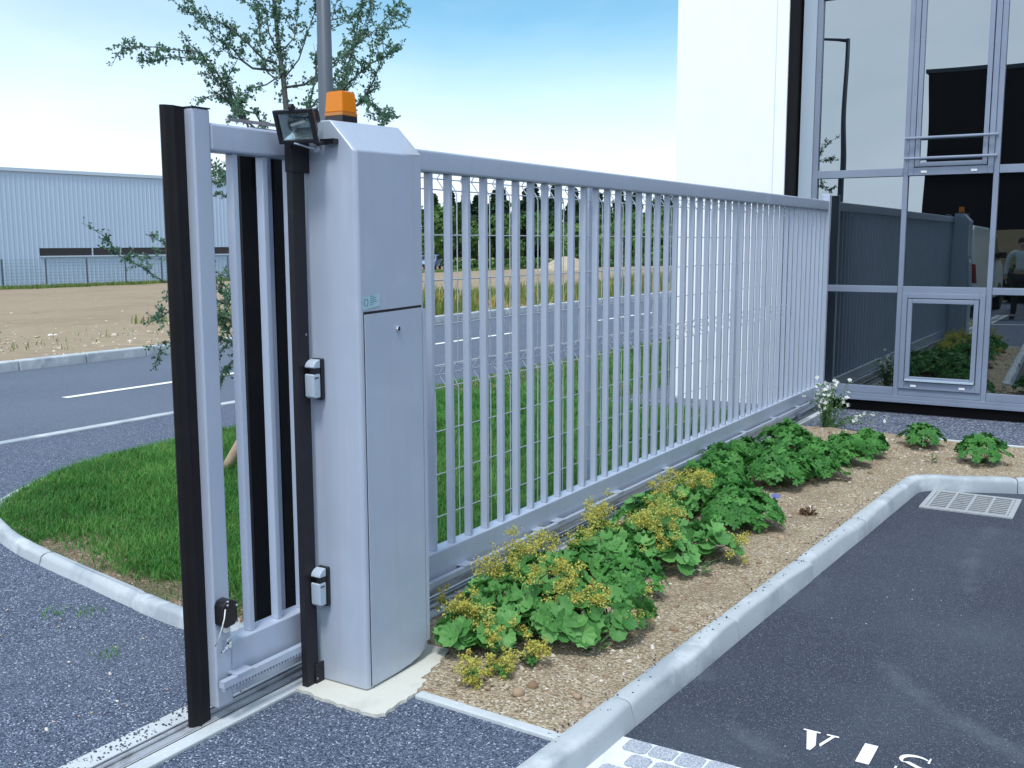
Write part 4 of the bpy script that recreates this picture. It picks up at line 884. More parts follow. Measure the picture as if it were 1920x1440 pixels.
# ================================================================== YOUNG TREE
fC = Vector((0,0,1.62)); FX = 1940.0
def at_depth(px, py, depth):
    return fC+(F+Rt*((px-960)/FX)+U*(-(py-720)/FX))*depth
TD = 6.85
tree = thing('young_tree', (5.42, 5.15, .03), 'young tree with thin arching branches of tiny leaves behind the gate', 'tree')
trunk = [(543,900),(541,700),(540,480),(538,330),(537,208),(531,145),(525,106),(519,54),(513,0),(506,-70),(500,-160)]
tr3 = [at_depth(x, y, TD) for x, y in trunk]
tr3[0] = Vector((5.42, 5.15, .0)); tr3[1] = Vector((5.42,5.15,.45)); 
b = MB(); b.tube(tr3, [.034,.031,.028,.024,.019,.017,.015,.012,.010,.007,.004], 10); 
limbs = [
 [(536,330),(500,300),(466,239),(451,196),(430,166),(411,142),(396,115),(369,97),(336,93),(290,90),(250,85),(215,85)],
 [(396,115),(360,112),(330,104),(300,112),(262,114)],
 [(523,151),(502,133),(490,91),(485,54),(478,10)],
 [(535,166),(569,160),(590,145),(623,118),(665,85),(707,54),(744,6),(770,-40)],
 [(541,400),(560,300),(579,208),(590,145),(596,88),(610,55),(623,36),(632,0),(640,-60)],
 [(541,380),(600,290),(635,172),(653,121),(668,60),(674,18),(690,-40)],
 [(541,420),(600,240),(635,174),(671,142),(698,118),(732,100),(748,92)],
 [(600,260),(650,215),(680,187),(698,157),(713,127),(718,95),(716,60)],
 [(670,200),(683,187),(707,196),(720,218),(722,238)],
 [(517,133),(472,130),(451,112),(436,91),(405,69),(372,40),(351,20),(330,-20)],
 [(519,122),(490,108),(463,82),(439,60),(411,42),(381,27),(354,23)],
 [(537,300),(510,270),(480,215),(450,205),(430,190),(400,178),(370,186)],
 [(537,310),(500,262),(470,232),(440,212),(420,180),(424,150),(440,120),(452,98)],
 [(530,150),(560,110),(575,60),(590,20),(600,-30)],
 [(527,110),(505,60),(500,20),(470,-10),(440,-40)],
 [(524,100),(550,70),(560,30),(556,-20)],
 [(540,520),(470,580),(400,560),(350,530),(306,528),(265,500),(235,485),(195,465)],
 [(540,540),(480,570),(420,520),(330,470),(290,472)],
 [(541,600),(480,640),(430,600),(400,590),(340,590),(306,580),(272,612)],
 [(541,640),(480,660),(425,640),(330,640),(290,650)],
 [(541,560),(500,520),(430,560),(405,525),(400,600)],
 [(541,620),(490,640),(430,680),(405,740),(398,700)],
 [(541,450),(500,400),(430,340),(402,330),(396,300)],
 [(540,380),(500,330),(420,310),(402,345)],
 [(541,700),(500,690),(440,640),(420,600),(430,560)],
 [(538,250),(560,230),(600,180),(640,130),(690,30)],
 [(530,140),(500,160),(470,165),(450,200),(430,230)],
 [(541,520),(530,420),(526,360),(530,340)],[(541,640),(532,560),(528,480),(531,430)],
]
lim3 = []
for li, lm in enumerate(limbs):
    r_ = random.Random(li*7+1); dd = r_.uniform(-1, 1)*.75; m_ = len(lm); pts = []
    for i, (x, y) in enumerate(lm):
        f_ = i/(m_-1); pts.append(at_depth(x+r_.uniform(-2, 2), y+r_.uniform(-2, 2), TD+dd*f_))
    lim3.append(pts)
    r0 = .0085 if m_ > 6 else .006
    b.tube(pts, [r0*(1-.8*i/(m_-1)) for i in range(m_)], 6)
b.build('trunk', 'bark', tree, smooth=True)
# twigs and leaves
tw = MB(); LP = []; LD = []
def rv(sz=1.0): return Vector((random.gauss(0,1), random.gauss(0,1), random.gauss(0,.85)))*sz
def leafy(p, d, tl):
    """a twig with leaves in two ranks"""
    side = d.cross(rv()).normalized(); e = p+d*tl+rv(.10*tl); tw.tube([p, (p+e)/2+rv(.05*tl), e], [.0017,.0012,.0008], 3, caps=False)
    for q3 in range(max(4, int(tl/.0062))):
        t3 = random.uniform(.08, 1.05); s_ = 1 if q3 % 2 else -1
        LP.append(p+(e-p)*t3+rv(.0025)); LD.append((side*s_+d*.7+rv(.35)).normalized())
for li, pts in enumerate(lim3+[tr3[4:], tr3[4:]]):
    m_ = len(pts)
    for i in range(m_-1):
        seg = pts[i+1]-pts[i]; ln = seg.length; f0 = i/(m_-1); sd = seg.normalized()
        for k2 in range(int(ln*((52 if f0 > .25 else 24) if li not in (22, 23) else 40))):
            p = pts[i]+seg*random.random(); d = (sd*random.uniform(.3, 1.0)+rv(.6)+Vector((0,0,.12))).normalized(); leafy(p, d, random.uniform(.025, .09))
        if f0 > .12:
            for k2 in range(max(1, int(ln*7.5+.5))):
                p = pts[i]+seg*random.random(); d = (sd*.8+rv(.5)+Vector((0,0,.15))).normalized(); bl = random.uniform(.10, .26)
                pp_ = [p, p+d*bl*.5+rv(.012), p+d*bl+rv(.03)]; tw.tube(pp_, [.0032,.0022,.001], 4, caps=False)
                for k3 in range(int(bl*75)):
                    t3 = random.random(); q = pp_[0].lerp(pp_[1], t3*2) if t3 < .5 else pp_[1].lerp(pp_[2], t3*2-1)
                    leafy(q, (d*random.uniform(.4, 1)+rv(.6)).normalized(), random.uniform(.02, .055))
tw.build('twigs', 'bark', tree)
LP = np.array([tuple(p) for p in LP]); LD = np.array([tuple(p) for p in LD]); nl = len(LP)
tv = np.array([(0,0,0),(.36,.45,.06),(0,1,0),(-.36,.45,.06)]); 
d_ = norm(LD+rng.normal(0, .25, (nl, 3))); nr_ = norm(np.cross(d_, rng.normal(0, 1, (nl, 3)))); A = np.cross(d_, nr_)
V, Q = inst(tv, np.array([(0,1,2,3)]), LP, A, d_, nr_, rng.uniform(.014, .025, nl))
np_mesh('crown', V, Q, None, 'leaf_tree', parent=tree, var=np.repeat(rng.uniform(0, 1, nl)**1.5, 4))
# stake
b = MB(); b.tube([(4.98,5.42,.0),(5.10,5.33,.25),(5.36,5.16,.80)], [.036,.036,.035], 12); o = b.build('tree_stake', 'stake', smooth=True)
tag(o, 'pale peeled wooden stake leaning on the lawn towards the young tree', 'stake')

# ================================================================== WAREHOUSE AND FAR SIDE
wh = thing('warehouse', (40, 62, -1), 'long pale blue corrugated metal warehouse with a dark ribbon window', 'warehouse')
A0 = Vector((20, 60.2)); A1 = Vector((58.5, 55.3)); dr = (A1-A0).normalized(); Lw = (A1-A0).length; nrm_ = Vector((dr.y, -dr.x))  # towards the camera (-y)
def wp(s, off, z): p = A0+dr*s+nrm_*off; return (p.x, p.y, z)
b = MB(); vs = []; fs = []; s = 0; k = 0; pat = [(0,0),(.16,0),(.19,.022),(.26,.022),(.29,0)]
ws0, ws1 = 19.6, 36.5
ss = []
while s < Lw:
    for a, o_ in pat:
        if s+a < Lw: ss.append((s+a, o_))
    s += .30
def band(z0, z1, sa, sb):
    sel = [(q_, o_) for q_, o_ in ss if sa <= q_ <= sb]; base = len(vs)
    for q_, o_ in sel: vs.append(wp(q_, o_, z0)); vs.append(wp(q_, o_, z1))
    for i in range(len(sel)-1): fs.append((base+2*i, base+2*i+2, base+2*i+3, base+2*i+1))
band(-1.1, .86, 0, Lw); band(1.34, 5.95, 0, Lw); band(.86, 1.34, 0, ws0); band(.86, 1.34, ws1, Lw)
b.add(vs, fs); b.build('corrugated_wall', 'warehouse', wh)
b = MB(); b.add([wp(0,-.2,-1.1),wp(Lw,-.2,-1.1),wp(Lw,-25,-1.1),wp(0,-25,-1.1),wp(0,-.2,5.9),wp(Lw,-.2,5.9),wp(Lw,-25,5.9),wp(0,-25,5.9)], [(0,3,2,1),(4,5,6,7),(0,1,5,4),(1,2,6,5),(2,3,7,6),(3,0,4,7)]); b.build('side_wall', 'warehouse', wh)
b = MB(); b.obox(wp(Lw/2, .02, 5.99), tuple(dr*Lw/2)+(0,), tuple(nrm_*.1)+(0,), (0,0,.10)); b.build('roof_trim', 'trim_blue', wh)
b = MB(); b.obox(wp((ws0+ws1)/2, -.10, 1.1), tuple(dr*(ws1-ws0)/2)+(0,), tuple(nrm_*.03)+(0,), (0,0,.24)); rw = b.build('ribbon_window', 'warehouse_window', wh)
b = MB(); b.obox(wp((ws0+ws1)/2, .05, .83), tuple(dr*((ws1-ws0)/2+.1))+(0,), tuple(nrm_*.08)+(0,), (0,0,.04)); b.build('window_sill', 'trim_blue', rw)
for q_ in (3.35, 5.3):
    b = MB(); b.obox(wp(ws0+q_, -.03, 1.1), tuple(dr*.028)+(0,), tuple(nrm_*.05)+(0,), (0,0,.235)); b.build('window_mullion', 'trim_blue', rw)
# dark building seen past the right end of the warehouse
# warehouse fence
wf = thing('boundary_fence', (40, 57.2, -.95), 'low fence of thin dark green posts with fine mesh in front of the warehouse', 'fence')
s = .9; pts = []
while s < Lw+8:
    b = MB(); p = A0+dr*s+nrm_*1.0; b.box(p.x-.035, p.x+.035, p.y-.03, p.y+.03, -1.15, .72); b.build('post', 'pole', wf); s += 2.63
b = MB()
for z in np.linspace(-.9, .66, 9): b.tube([wp(.9, 1.0, z), wp(Lw+8, 1.0, z)], .009, 3, caps=False)
q_ = .9
while q_ < Lw+8: b.tube([wp(q_, 1.0, -.95), wp(q_, 1.0, .68)], .005, 3, caps=False); q_ += .16
b.build('mesh', mat('fence_green', (.10,.20,.19), .6), wf)
# strip of grass at the warehouse foot
n = 26000; sx = rng.uniform(0, Lw+60, n); of = rng.uniform(.6, 3.3, n); px_ = A0.x+dr.x*sx+nrm_.x*of; py_ = A0.y+dr.y*sx+nrm_.y*of
blades('verge_grass', px_, py_, field_z(px_, py_)-.05, rng.uniform(.15, .35, n), rng.uniform(.03, .06, n), 'weed', rng.uniform(0, .6, n), .6, 'strip of green grass along the foot of the warehouse fence', 'grass')
# weeds along the far kerb
n = 30000; px_ = rng.uniform(14, 60, n); py_ = 12.5+rng.beta(1.2, 1.5, n)*5.5; 
c_ = smooth_noise(px_, py_, 41, .9); ok = rng.uniform(0, 1, n) < np.clip(.75+.5*c_, .1, 1); px_, py_, c_ = px_[ok], py_[ok], c_[ok]
hh = np.clip(.30+.25*c_+rng.normal(0, .08, len(px_)), .08, .75); dry = (smooth_noise(px_, py_*.3, 44, 1.1)+rng.normal(0, .25, len(px_))) > .35
blades('roadside_weeds', px_[~dry], py_[~dry], field_z(px_, py_)[~dry], hh[~dry], rng.uniform(.02, .045, (~dry).sum()), 'weed', rng.uniform(0, 1, (~dry).sum()), .45, 'tall green weeds growing behind the far road kerb', 'weeds')
blades('dry_weeds', px_[dry], py_[dry], field_z(px_, py_)[dry], hh[dry]*1.15, rng.uniform(.02, .045, dry.sum()), 'weed_dry', rng.uniform(0, 1, dry.sum()), .35, 'brown and yellow seeded weeds among the roadside growth', 'weeds')
n = 2600; px_ = rng.uniform(3, 16, n); py_ = 12.5+rng.exponential(.9, n); c_ = smooth_noise(px_, py_, 51, 1.5); ok = c_ > .12; px_, py_ = px_[ok], py_[ok]
blades('sparse_weeds', px_, py_, field_z(px_, py_), rng.uniform(.03, .12, len(px_)), rng.uniform(.008, .02, len(px_)), 'weed', rng.uniform(0, 1, len(px_)), .8, 'sparse low weeds on bare earth by the far kerb', 'weeds')
n = 2500; px_ = rng.uniform(0, 26, n); py_ = 12.6+rng.exponential(3.2, n)
stones('field_stones', px_, py_, field_z(px_, py_)-.01, np.minimum(rng.lognormal(-4.0, .5, n), .07), 'pebble', 'scattered pale stones on the bare earth field')

# far trees
def crown_mesh(name, m, parent, h, w, zb, n, seed, conifer=False, leaf=.22):
    r = np.random.default_rng(seed); nb = 16; base = np.array(BASE[parent])
    if conifer:
        t = r.uniform(0, 1, n)**.8; rad = w/2*(1-t)**.8*(.75+.25*np.sin(t*34)); a = r.uniform(0, 2*np.pi, n); k = np.sqrt(r.uniform(.25, 1, n))
        P = np.stack([rad*k*np.cos(a), rad*k*np.sin(a), zb+(h-zb)*t], 1)+r.normal(0, .10, (n, 3))
    else:
        cz = (h+zb)/2; c = np.stack([r.normal(0, w*.20, nb), r.normal(0, w*.20, nb), r.uniform(zb+.15*(h-zb), h-.12*(h-zb), nb)], 1); s = r.uniform(.16, .30, nb)*w*(1-.45*np.abs(c[:,2]-cz)/(h-zb))
        i = r.integers(0, nb, n); d = norm(r.normal(0, 1, (n, 3))); P = c[i]+d*(s[i]*r.uniform(.6, 1.08, n))[:, None]*np.array([1, 1, .85])
    A, B, Cx = frames(norm(P-np.array([0, 0, (h+zb)/2]))+r.normal(0, .5, (n, 3)), r.uniform(0, 6.28, n))
    V, Q = inst(np.array([(-.5,-.5,0),(.5,-.4,.1),(.5,.5,0),(-.45,.5,.1)]), np.array([(0,1,2,3)]), P, A, B, Cx, r.uniform(.6, 1.4, n)*leaf)
    np_mesh('crown', V+base, Q, None, m, parent=parent, var=np.repeat(np.clip(r.normal(.4, .3, n), 0, 1), 4))
def far_tree(kind, loc, h, w, label, group, seed):
    t = thing({'c': 'conifer_tree', 'd': 'broadleaf_tree', 'l': 'young_broadleaf_tree'}[kind], loc, label, 'tree', group)
    b = MB(); x, y, z = loc; b.tube([(x, y, z-.2), (x+.1, y, z+h*.45), (x, y+.1, z+h*.85)], [.16,.11,.04], 7)
    if kind != 'c':
        for a in range(5): b.tube([(x, y, z+h*(.25+.08*a)), (x+math.cos(a*2.4)*w*.25, y+math.sin(a*2.4)*w*.25, z+h*(.45+.09*a))], [.07,.02], 5)
    b.build('trunk', 'bark', t, smooth=True)
    crown_mesh('crown', {'c': 'crown_dark', 'd': 'crown_mid', 'l': 'crown_light'}[kind], t, h, w, h*.08 if kind == 'c' else h*.12, 3800 if kind != 'l' else 2200, seed, kind == 'c', .30 if kind != 'l' else .2)
    return t
def ray_pt(px, dist, z):      # a ground point in the direction of a column of the view
    d = F+Rt*((px-960)/FX)+U*((720-500)/FX); d = Vector((d.x, d.y, 0)).normalized(); return (d.x*dist, d.y*dist, z)
GL = 'trees in the wood beyond the field'
protoC = far_tree('c', ray_pt(815, 128, -1), 8.3, 6.0, 'dark conifer of the wood, at the left end seen past the cabinet', GL, 1)
protoC2 = far_tree('c', ray_pt(846, 131, -1), 8.9, 5.4, 'dark pointed conifer in the wood beyond the field', GL, 2)
protoD = far_tree('d', ray_pt(830, 116, -1), 6.9, 6.0, 'mid green rounded tree in front of the dark conifers', GL, 3)
protoL = far_tree('l', ray_pt(1062, 102, -1), 4.6, 2.6, 'pale young tree standing alone before the wood', GL, 4)
r_ = random.Random(5); NT = []
ORD = ['first','second','third','fourth','fifth','sixth','seventh','eighth','ninth','tenth','eleventh','twelfth','thirteenth','fourteenth','fifteenth','sixteenth','seventeenth','eighteenth','nineteenth','twentieth','twenty-first','twenty-second','twenty-third','twenty-fourth','twenty-fifth']
for i, px in enumerate(range(872, 1330, 19)):
    NT.append(px); copy_tree((protoC, protoC2)[i % 2], ray_pt(px+r_.uniform(-6, 6), 128+r_.uniform(-3, 8), -1), r_.uniform(0, 6), r_.uniform(.82, 1.1), ORD[i]+' dark conifer of the wood seen through the gate, counted from the cabinet')
for i, px in enumerate((478, 520, 556)):
    copy_tree((protoC, protoC2)[i % 2], ray_pt(px, 140, -1), r_.uniform(0, 6), r_.uniform(.8, .95), ORD[i]+' dark conifer behind the right end of the warehouse, counted from the warehouse')
for i, px in enumerate((872, 905, 950, 996, 1040, 1100, 1150, 1196, 1240, 1290)):
    copy_tree(protoD, ray_pt(px, 116+r_.uniform(-4, 6), -1), r_.uniform(0, 6), r_.uniform(.6, .95), ORD[i]+' broadleaf tree along the front of the wood, counted from the cabinet')
for i, px in enumerate((1132, 1146, 1212, 1245)):
    copy_tree(protoL, ray_pt(px, 100+r_.uniform(-3, 3), -1), r_.uniform(0, 6), r_.uniform(.85, 1.15), ORD[i]+' bright young tree before the wood, counted from the far lamp post')
# low hedge
hd = thing('low_hedge', ray_pt(900, 97, -1), 'low green hedge along the far edge of the field', 'hedge')
P0 = np.array(ray_pt(845, 97, -1)); P1 = np.array(ray_pt(1340, 97, -1)); n = 9000; t = rng.uniform(0, 1, n)[:, None]; P = P0+(P1-P0)*t+np.stack([rng.normal(0, .4, n), rng.normal(0, .4, n), rng.uniform(0, 1, n)*(1.0+.5*smooth_noise(t[:,0]*60, t[:,0]*0, 9, 1))], 1)
A, B, Cx = frames(rng.normal(0, 1, (n, 3)), rng.uniform(0, 6, n)); V, Q = inst(np.array([(-.5,-.5,0),(.5,-.5,0),(.5,.5,0),(-.5,.5,0)]), np.array([(0,1,2,3)]), P, A, B, Cx, rng.uniform(.1, .25, n))
np_mesh('foliage', V, Q, None, 'crown_mid', parent=hd, var=np.repeat(rng.uniform(0, 1, n), 4))
# earth heap
hx, hy, hz_ = ray_pt(1062, 84, -1.0); b = MB(); m_ = 26; vs = [(hx, hy, hz_+1.5)]; fs = []
for r_i in range(1, 8):
    for k in range(m_):
        a = 2*math.pi*k/m_; rr = r_i/7*3.4*(1+.12*math.sin(3*a)+.08*random.uniform(-1, 1)); vs.append((hx+rr*math.cos(a)*1.2, hy+rr*math.sin(a)*1.2, hz_-.1+1.6*math.exp(-(r_i/3.6)**2)+random.uniform(-.09, .09)))
fs = [(0, 1+k, 1+(k+1) % m_) for k in range(m_)]+[(1+(r_i-1)*m_+k, 1+r_i*m_+k, 1+r_i*m_+(k+1) % m_, 1+(r_i-1)*m_+(k+1) % m_) for r_i in range(1, 7) for k in range(m_)]
b.add(vs, fs); tag(b.build('earth_heap', mat('heap_earth', (.42,.36,.28), .95, noise=(2, (.3,.24,.17), .4, .7), bump=(4,.6,.1))), 'pale heap of excavated earth at the far side of the field', 'earth heap')
# far signs and lamp
x, y, z = ray_pt(905, 92, -1); sg = thing('notice_board', (x, y, z), 'small white board on two posts at the far edge of the field', 'sign')
b = MB(); b.obox((x, y, z+2.25), (.33,-.2,0), (.02,.03,0), (0,0,.55)); b.build('board', 'sign_white', sg)
for k in (-1, 1): b = MB(); b.tube([(x+.28*k, y-.17*k+.05, z-.1), (x+.28*k, y-.17*k+.05, z+2.6)], .04, 6); b.build('post', 'steel', sg)
x, y, z = ray_pt(1163, 95, -1); sp = thing('lamp_post', (x, y, z), 'slim pale lamp post in front of the dark wood', 'street lamp')
b = MB(); b.tube([(x, y, z), (x, y, z+6.6)], [.10,.05], 8); b.build('pole', 'sign_white', sp); b = MB(); b.tube([(x, y, z+6.55), (x-.7, y+.1, z+6.8)], [.05,.09], 8); b.build('lamp_head', 'steel', sp)

# ---------------------------------------------------------------- vehicles
def wheel(root, x, y, z, r, w, ax):
    b = MB(); b.lathe([(r*.62,-w/2),(r*.95,-w/2),(r,-w*.3),(r,w*.3),(r*.95,w/2),(r*.62,w/2)], (x, y, z), ax, 24); t = b.build('wheel', 'tyre', root, smooth=False)
    b = MB(); b.lathe([(r*.60,-w*.40),(r*.6,w*.42),(r*.3,w*.46),(r*.12,w*.5)], (x, y, z), ax, 16); b.build('rim', 'steel', t)
def vehicle(name, loc, rotz, L_, W, H, prof, glass, paint, label, cat, front=True, van=False):
    """local frame: x along the length (front at +x), y across; prof = side outline (x,z)"""
    root = thing(name, loc, label, cat); BX = Vector(loc)
    def sh(m): 
        for i, v in enumerate(m.v): m.v[i] = (v[0]+BX.x, v[1]+BX.y, v[2]+BX.z)
        return m
    b = MB(); n = len(prof); rings = []
    for (yy, k) in ((-W/2, .93), (-W/2*.93, 1.0), (W/2*.93, 1.0), (W/2, .93)):
        rings.append([(x*(.97 if abs(yy) == W/2 else 1), yy*(1 if z < H*.55 else (1-.14*(z-H*.55)/(H*.45))), .2+(z-.2)*(1 if abs(yy) < W/2 else .985)) for x, z in prof])
    vs = [p for r in rings for p in r]; fs = [tuple(range(n)), tuple(range(3*n, 4*n))[::-1]]+[(i*n+j, (i+1)*n+j, (i+1)*n+(j+1) % n, i*n+(j+1) % n) for i in range(3) for j in range(n)]
    b.add(vs, fs); sh(b).build('body', paint, root, bevel=.03)
    r = .30
    for x in (-L_*.31, L_*.33):
        for s_ in (-1, 1):
            wheel(root, BX.x+x, BX.y+s_*(W/2-.07), BX.z+r, r, .19, (0, s_, 0))
    for gpoly, side in glass:
        b = MB()
        if side == 's':
            for s_ in (-1, 1):
                yy = lambda z: s_*(W/2*(1-.14*max(0, z-H*.55)/(H*.45))+.004)
                c = MB(); c.add([(x, yy(z), z) for x, z in gpoly]+[(x, yy(z)-s_*.02, z) for x, z in gpoly], [tuple(range(len(gpoly))) if s_ < 0 else tuple(range(len(gpoly)))[::-1]]); sh(c).build('side_window', 'car_glass', root)
        else:
            (x0, z0), (x1, z1) = gpoly; d = .012 if side == 'f' else -.012
            h0 = W/2*(1-.14*max(0, z0-H*.55)/(H*.45))-.13; h1 = W/2*(1-.14*max(0, z1-H*.55)/(H*.45))-.13
            c = MB(); c.add([(x0+d,-h0,z0+.006),(x0+d,h0,z0+.006),(x1+d,h1,z1+.006),(x1+d,-h1,z1+.006)], [(0,1,2,3) if side == 'f' else (3,2,1,0)]); sh(c).build('windscreen' if side == 'f' else 'rear_window', 'car_glass', root)
    for s_ in (-1, 1):
        c = MB(); c.box(L_/2-.06, L_/2-.005, s_*W*.36-.13, s_*W*.36+.13, .62, .76); sh(c).build('headlight', 'chrome', root)
        c = MB(); c.box(-L_/2+.0, -L_/2+.06, s_*(W/2-.12)-.07, s_*(W/2-.12)+.07, .75, 1.15 if van else .95); sh(c).build('tail_light', 'red', root)
        c = MB(); c.box(L_*.20, L_*.20+.1, s_*(W/2+.08)-.09, s_*(W/2+.08)+.09, H*.60, H*.60+.15); sh(c).build('wing_mirror', 'black_plastic', root, bevel=.02)
    c = MB(); c.box(-L_/2-.04, -L_/2+.05, -W/2+.05, W/2-.05, .34, .52).box(L_/2-.06, L_/2+.04, -W/2+.05, W/2-.05, .34, .52); sh(c).build('bumper', 'black_plastic', root, bevel=.02)
    root.rotation_euler = (0, 0, rotz)
    return root
car_prof = [(-1.95,.35),(1.95,.35),(1.98,.62),(1.85,.80),(.95,.93),(.35,1.38),(-1.35,1.44),(-1.80,1.0),(-1.97,.85)]
vehicle('parked_car', (*ray_pt(806, 103, 0)[:2], -1.0), R_(205), 3.95, 1.68, 1.45, car_prof,
        [([(.80,.95),(.30,1.32),(-.35,1.34),(-.35,.95)], 's'), ([(-.42,.95),(-.42,1.34),(-1.25,1.36),(-1.55,1.0)], 's'), ([(.93,.97),(.38,1.36)], 'f'), ([(-1.78,1.03),(-1.40,1.41)], 'r')], 'car_blue', 'blue grey hatchback car parked far off, half hidden by the cabinet', 'car')
van_prof = [(-2.2,.35),(2.2,.35),(2.22,.75),(2.0,.98),(1.55,1.12),(.95,1.80),(.6,1.94),(-2.05,1.98),(-2.2,1.85)]
van = vehicle('white_van', (-6.05, 3.78, 0), R_(180), 4.4, 1.5, 2.0, van_prof,
        [([(1.35,1.15),(.85,1.72),(.30,1.72),(.30,1.15)], 's'), ([(1.52,1.17),(.98,1.77)], 'f'), ([(-2.2,1.25),(-2.2,1.75)], 'r')], 'van_white', 'white panel van parked beyond the gateway, seen mirrored in the glass', 'van', van=True)
c = MB(); c.box(-3.845, -3.838, 3.772, 3.788, .5, 1.92); c.v = c.v; o = c.build('rear_door_seam', 'black_plastic', None)
o.parent = van; o.matrix_parent_inverse = Matrix.Rotation(-R_(180), 4, 'Z') @ Matrix.Translation(-Vector((-6.05, 3.78, 0)))
c = MB(); c.box(-3.83, -3.80, 3.71, 3.75, .98, 1.10); o = c.build('rear_door_handle', 'black_plastic', None)
o.parent = van; o.matrix_parent_inverse = Matrix.Rotation(-R_(180), 4, 'Z') @ Matrix.Translation(-Vector((-6.05, 3.78, 0)))

# ---------------------------------------------------------------- what stands behind the camera and shows in the glass
b = MB(); 
prof_b = [(-22,-.2),(-11,-.2),(-13.4,1.2),(-15.5,1.95),(-22,2.0)]
b.extrude(prof_b, (0,-30,0), (0,70,0), (1,0,0)); struct(b.build('grass_bank', 'berm'))
db = thing('dark_warehouse', (-25, -5, 0), 'large black clad hall seen mirrored in the upper windows', 'building')
b = MB(); b.box(-40, -22, -45, 7.4, 0, 7.9); b.build('wall', 'dark_building', db)
b = MB(); b.box(-40.1, -21.95, -45.1, 7.5, 7.9, 8.05); b.build('roof_trim', MT['pole'], db)
for i in range(4): b = MB(); b.box(-21.99, -21.93, -4-i*7, -1-i*7, 2.2, 4.2); b.build('window', 'warehouse_window', db)
def shrub(loc, w, h, label, mname='crown_dark', n=2600, leaf=.07, seed=0):
    t = thing('shrub', loc, label, 'shrub', 'shrubs on the bank'); b = MB(); x, y, z = loc
    for a in range(6): b.tube([(x, y, z-.05), (x+math.cos(a)*w*.3, y+math.sin(a)*w*.3, z+h*.7)], [.02,.008], 5)
    b.build('stems', 'bark', t); crown_mesh('crown', mname, t, h, w, .05, n, seed, False, leaf); return t
sh0 = shrub((-10.6, 2.9, 0), 1.3, .8, 'dark low shrub with pale specks at the foot of the bank', seed=11)
for i in range(7): copy_tree(sh0, (-10.7-.2*(i % 2), 1.6-1.35*i, 0), i*1.3, .8+.1*(i % 3), ORD[i]+' dark low shrub along the bank, counted from the van')

# person
def skin_obj(name, verts, edges, radii, m, parent, sub=2):
    me = bpy.data.meshes.new(name); base = np.array(BASE[parent]); me.from_pydata([tuple(v) for v in verts], edges, []); me.materials.append(MT[m])
    o = bpy.data.objects.new(name, me); COL.objects.link(o); o.parent = parent; BASE[o] = BASE[parent]
    s = o.modifiers.new('skin', 'SKIN'); s.use_smooth_shade = True
    lay = me.skin_vertices[0] if me.skin_vertices else None
    if lay is None:
        bm = bmesh.new(); bm.from_mesh(me); bm.verts.layers.skin.verify(); bm.to_mesh(me); bm.free(); lay = me.skin_vertices[0]
    for i, r in enumerate(radii):
        lay.data[i].radius = r if isinstance(r, tuple) else (r, r); lay.data[i].use_root = (i == 0)
    u = o.modifiers.new('sub', 'SUBSURF'); u.levels = sub; u.render_levels = sub
    return o
ps = thing('person', (-3.85, 2.24, 0), 'person in light grey long sleeved shirt and dark trousers, seen mirrored in the glass', 'person')
# local frame: facing +x, y left
bodyv = [(0,0,.90),(0,0,1.08),(0,0,1.25),(0,0,1.36),(.01,0,1.43),(.02,0,1.53),(.015,0,1.60),
         (0,.10,.86),(.02,.11,.47),(0,.115,.09),(.10,.12,.03),(0,-.10,.86),(.03,-.13,.47),(-.02,-.14,.09),(.09,-.16,.03),
         (0,.19,1.33),(-.03,.27,1.08),(.04,.27,.87),(.055,.265,.80),(0,-.19,1.33),(-.03,-.28,1.08),(.03,-.29,.87),(.045,-.285,.80)]
bodye = [(0,1),(1,2),(2,3),(3,4),(4,5),(5,6),(0,7),(7,8),(8,9),(9,10),(0,11),(11,12),(12,13),(13,14),(3,15),(15,16),(16,17),(17,18),(3,19),(19,20),(20,21),(21,22)]
bodyr = [(.15,.10),(.125,.09),(.15,.10),(.11,.08),.05,(.075,.09),(.07,.085),.085,.055,.04,.035,.085,.055,.04,.035,.055,.042,.028,.035,.055,.042,.028,.035]
skin_obj('body', bodyv, bodye, bodyr, 'skin', ps)
skin_obj('shirt', [(0,0,.94),(0,0,1.10),(0,0,1.27),(0,0,1.37),(0,.20,1.335),(-.03,.278,1.08),(.04,.278,.89),(0,-.20,1.335),(-.03,-.288,1.08),(.03,-.298,.89)],
         [(0,1),(1,2),(2,3),(3,4),(4,5),(5,6),(3,7),(7,8),(8,9)], [(.175,.12),(.155,.11),(.175,.12),(.12,.09),.068,.056,.042,.068,.056,.042], 'shirt', ps)
skin_obj('trousers', [(0,0,.92),(0,.10,.84),(.02,.11,.47),(0,.115,.08),(0,-.10,.84),(.03,-.13,.47),(-.02,-.14,.08)], [(0,1),(1,2),(2,3),(0,4),(4,5),(5,6)], [(.165,.12),.10,.072,.058,.10,.072,.058], 'trousers', ps)
for s_, (x, y) in ((1, (.055, .265)), (-1, (.045, -.285))):
    vs = []; es = []; rs = []
    for f_i in range(5):
        k = len(vs); fx = x-.03+.016*f_i; l_ = (.05,.075,.08,.075,.06)[f_i] if f_i < 4 else .05; z0 = .775 if f_i < 4 else .80
        vs += [(fx, y, z0), (fx+.004, y-.004*s_, z0-l_*.5), (fx+.004, y-.016*s_, z0-l_)] if f_i < 4 else [(fx, y, .80), (fx+.02, y, .775), (fx+.024, y-.006*s_, .75)]
        es += [(k, k+1), (k+1, k+2)]; rs += [.0095,.0085,.007]
        skin_obj('finger', vs[-3:], [(0,1),(1,2)], rs[-3:], 'skin', ps, 1)
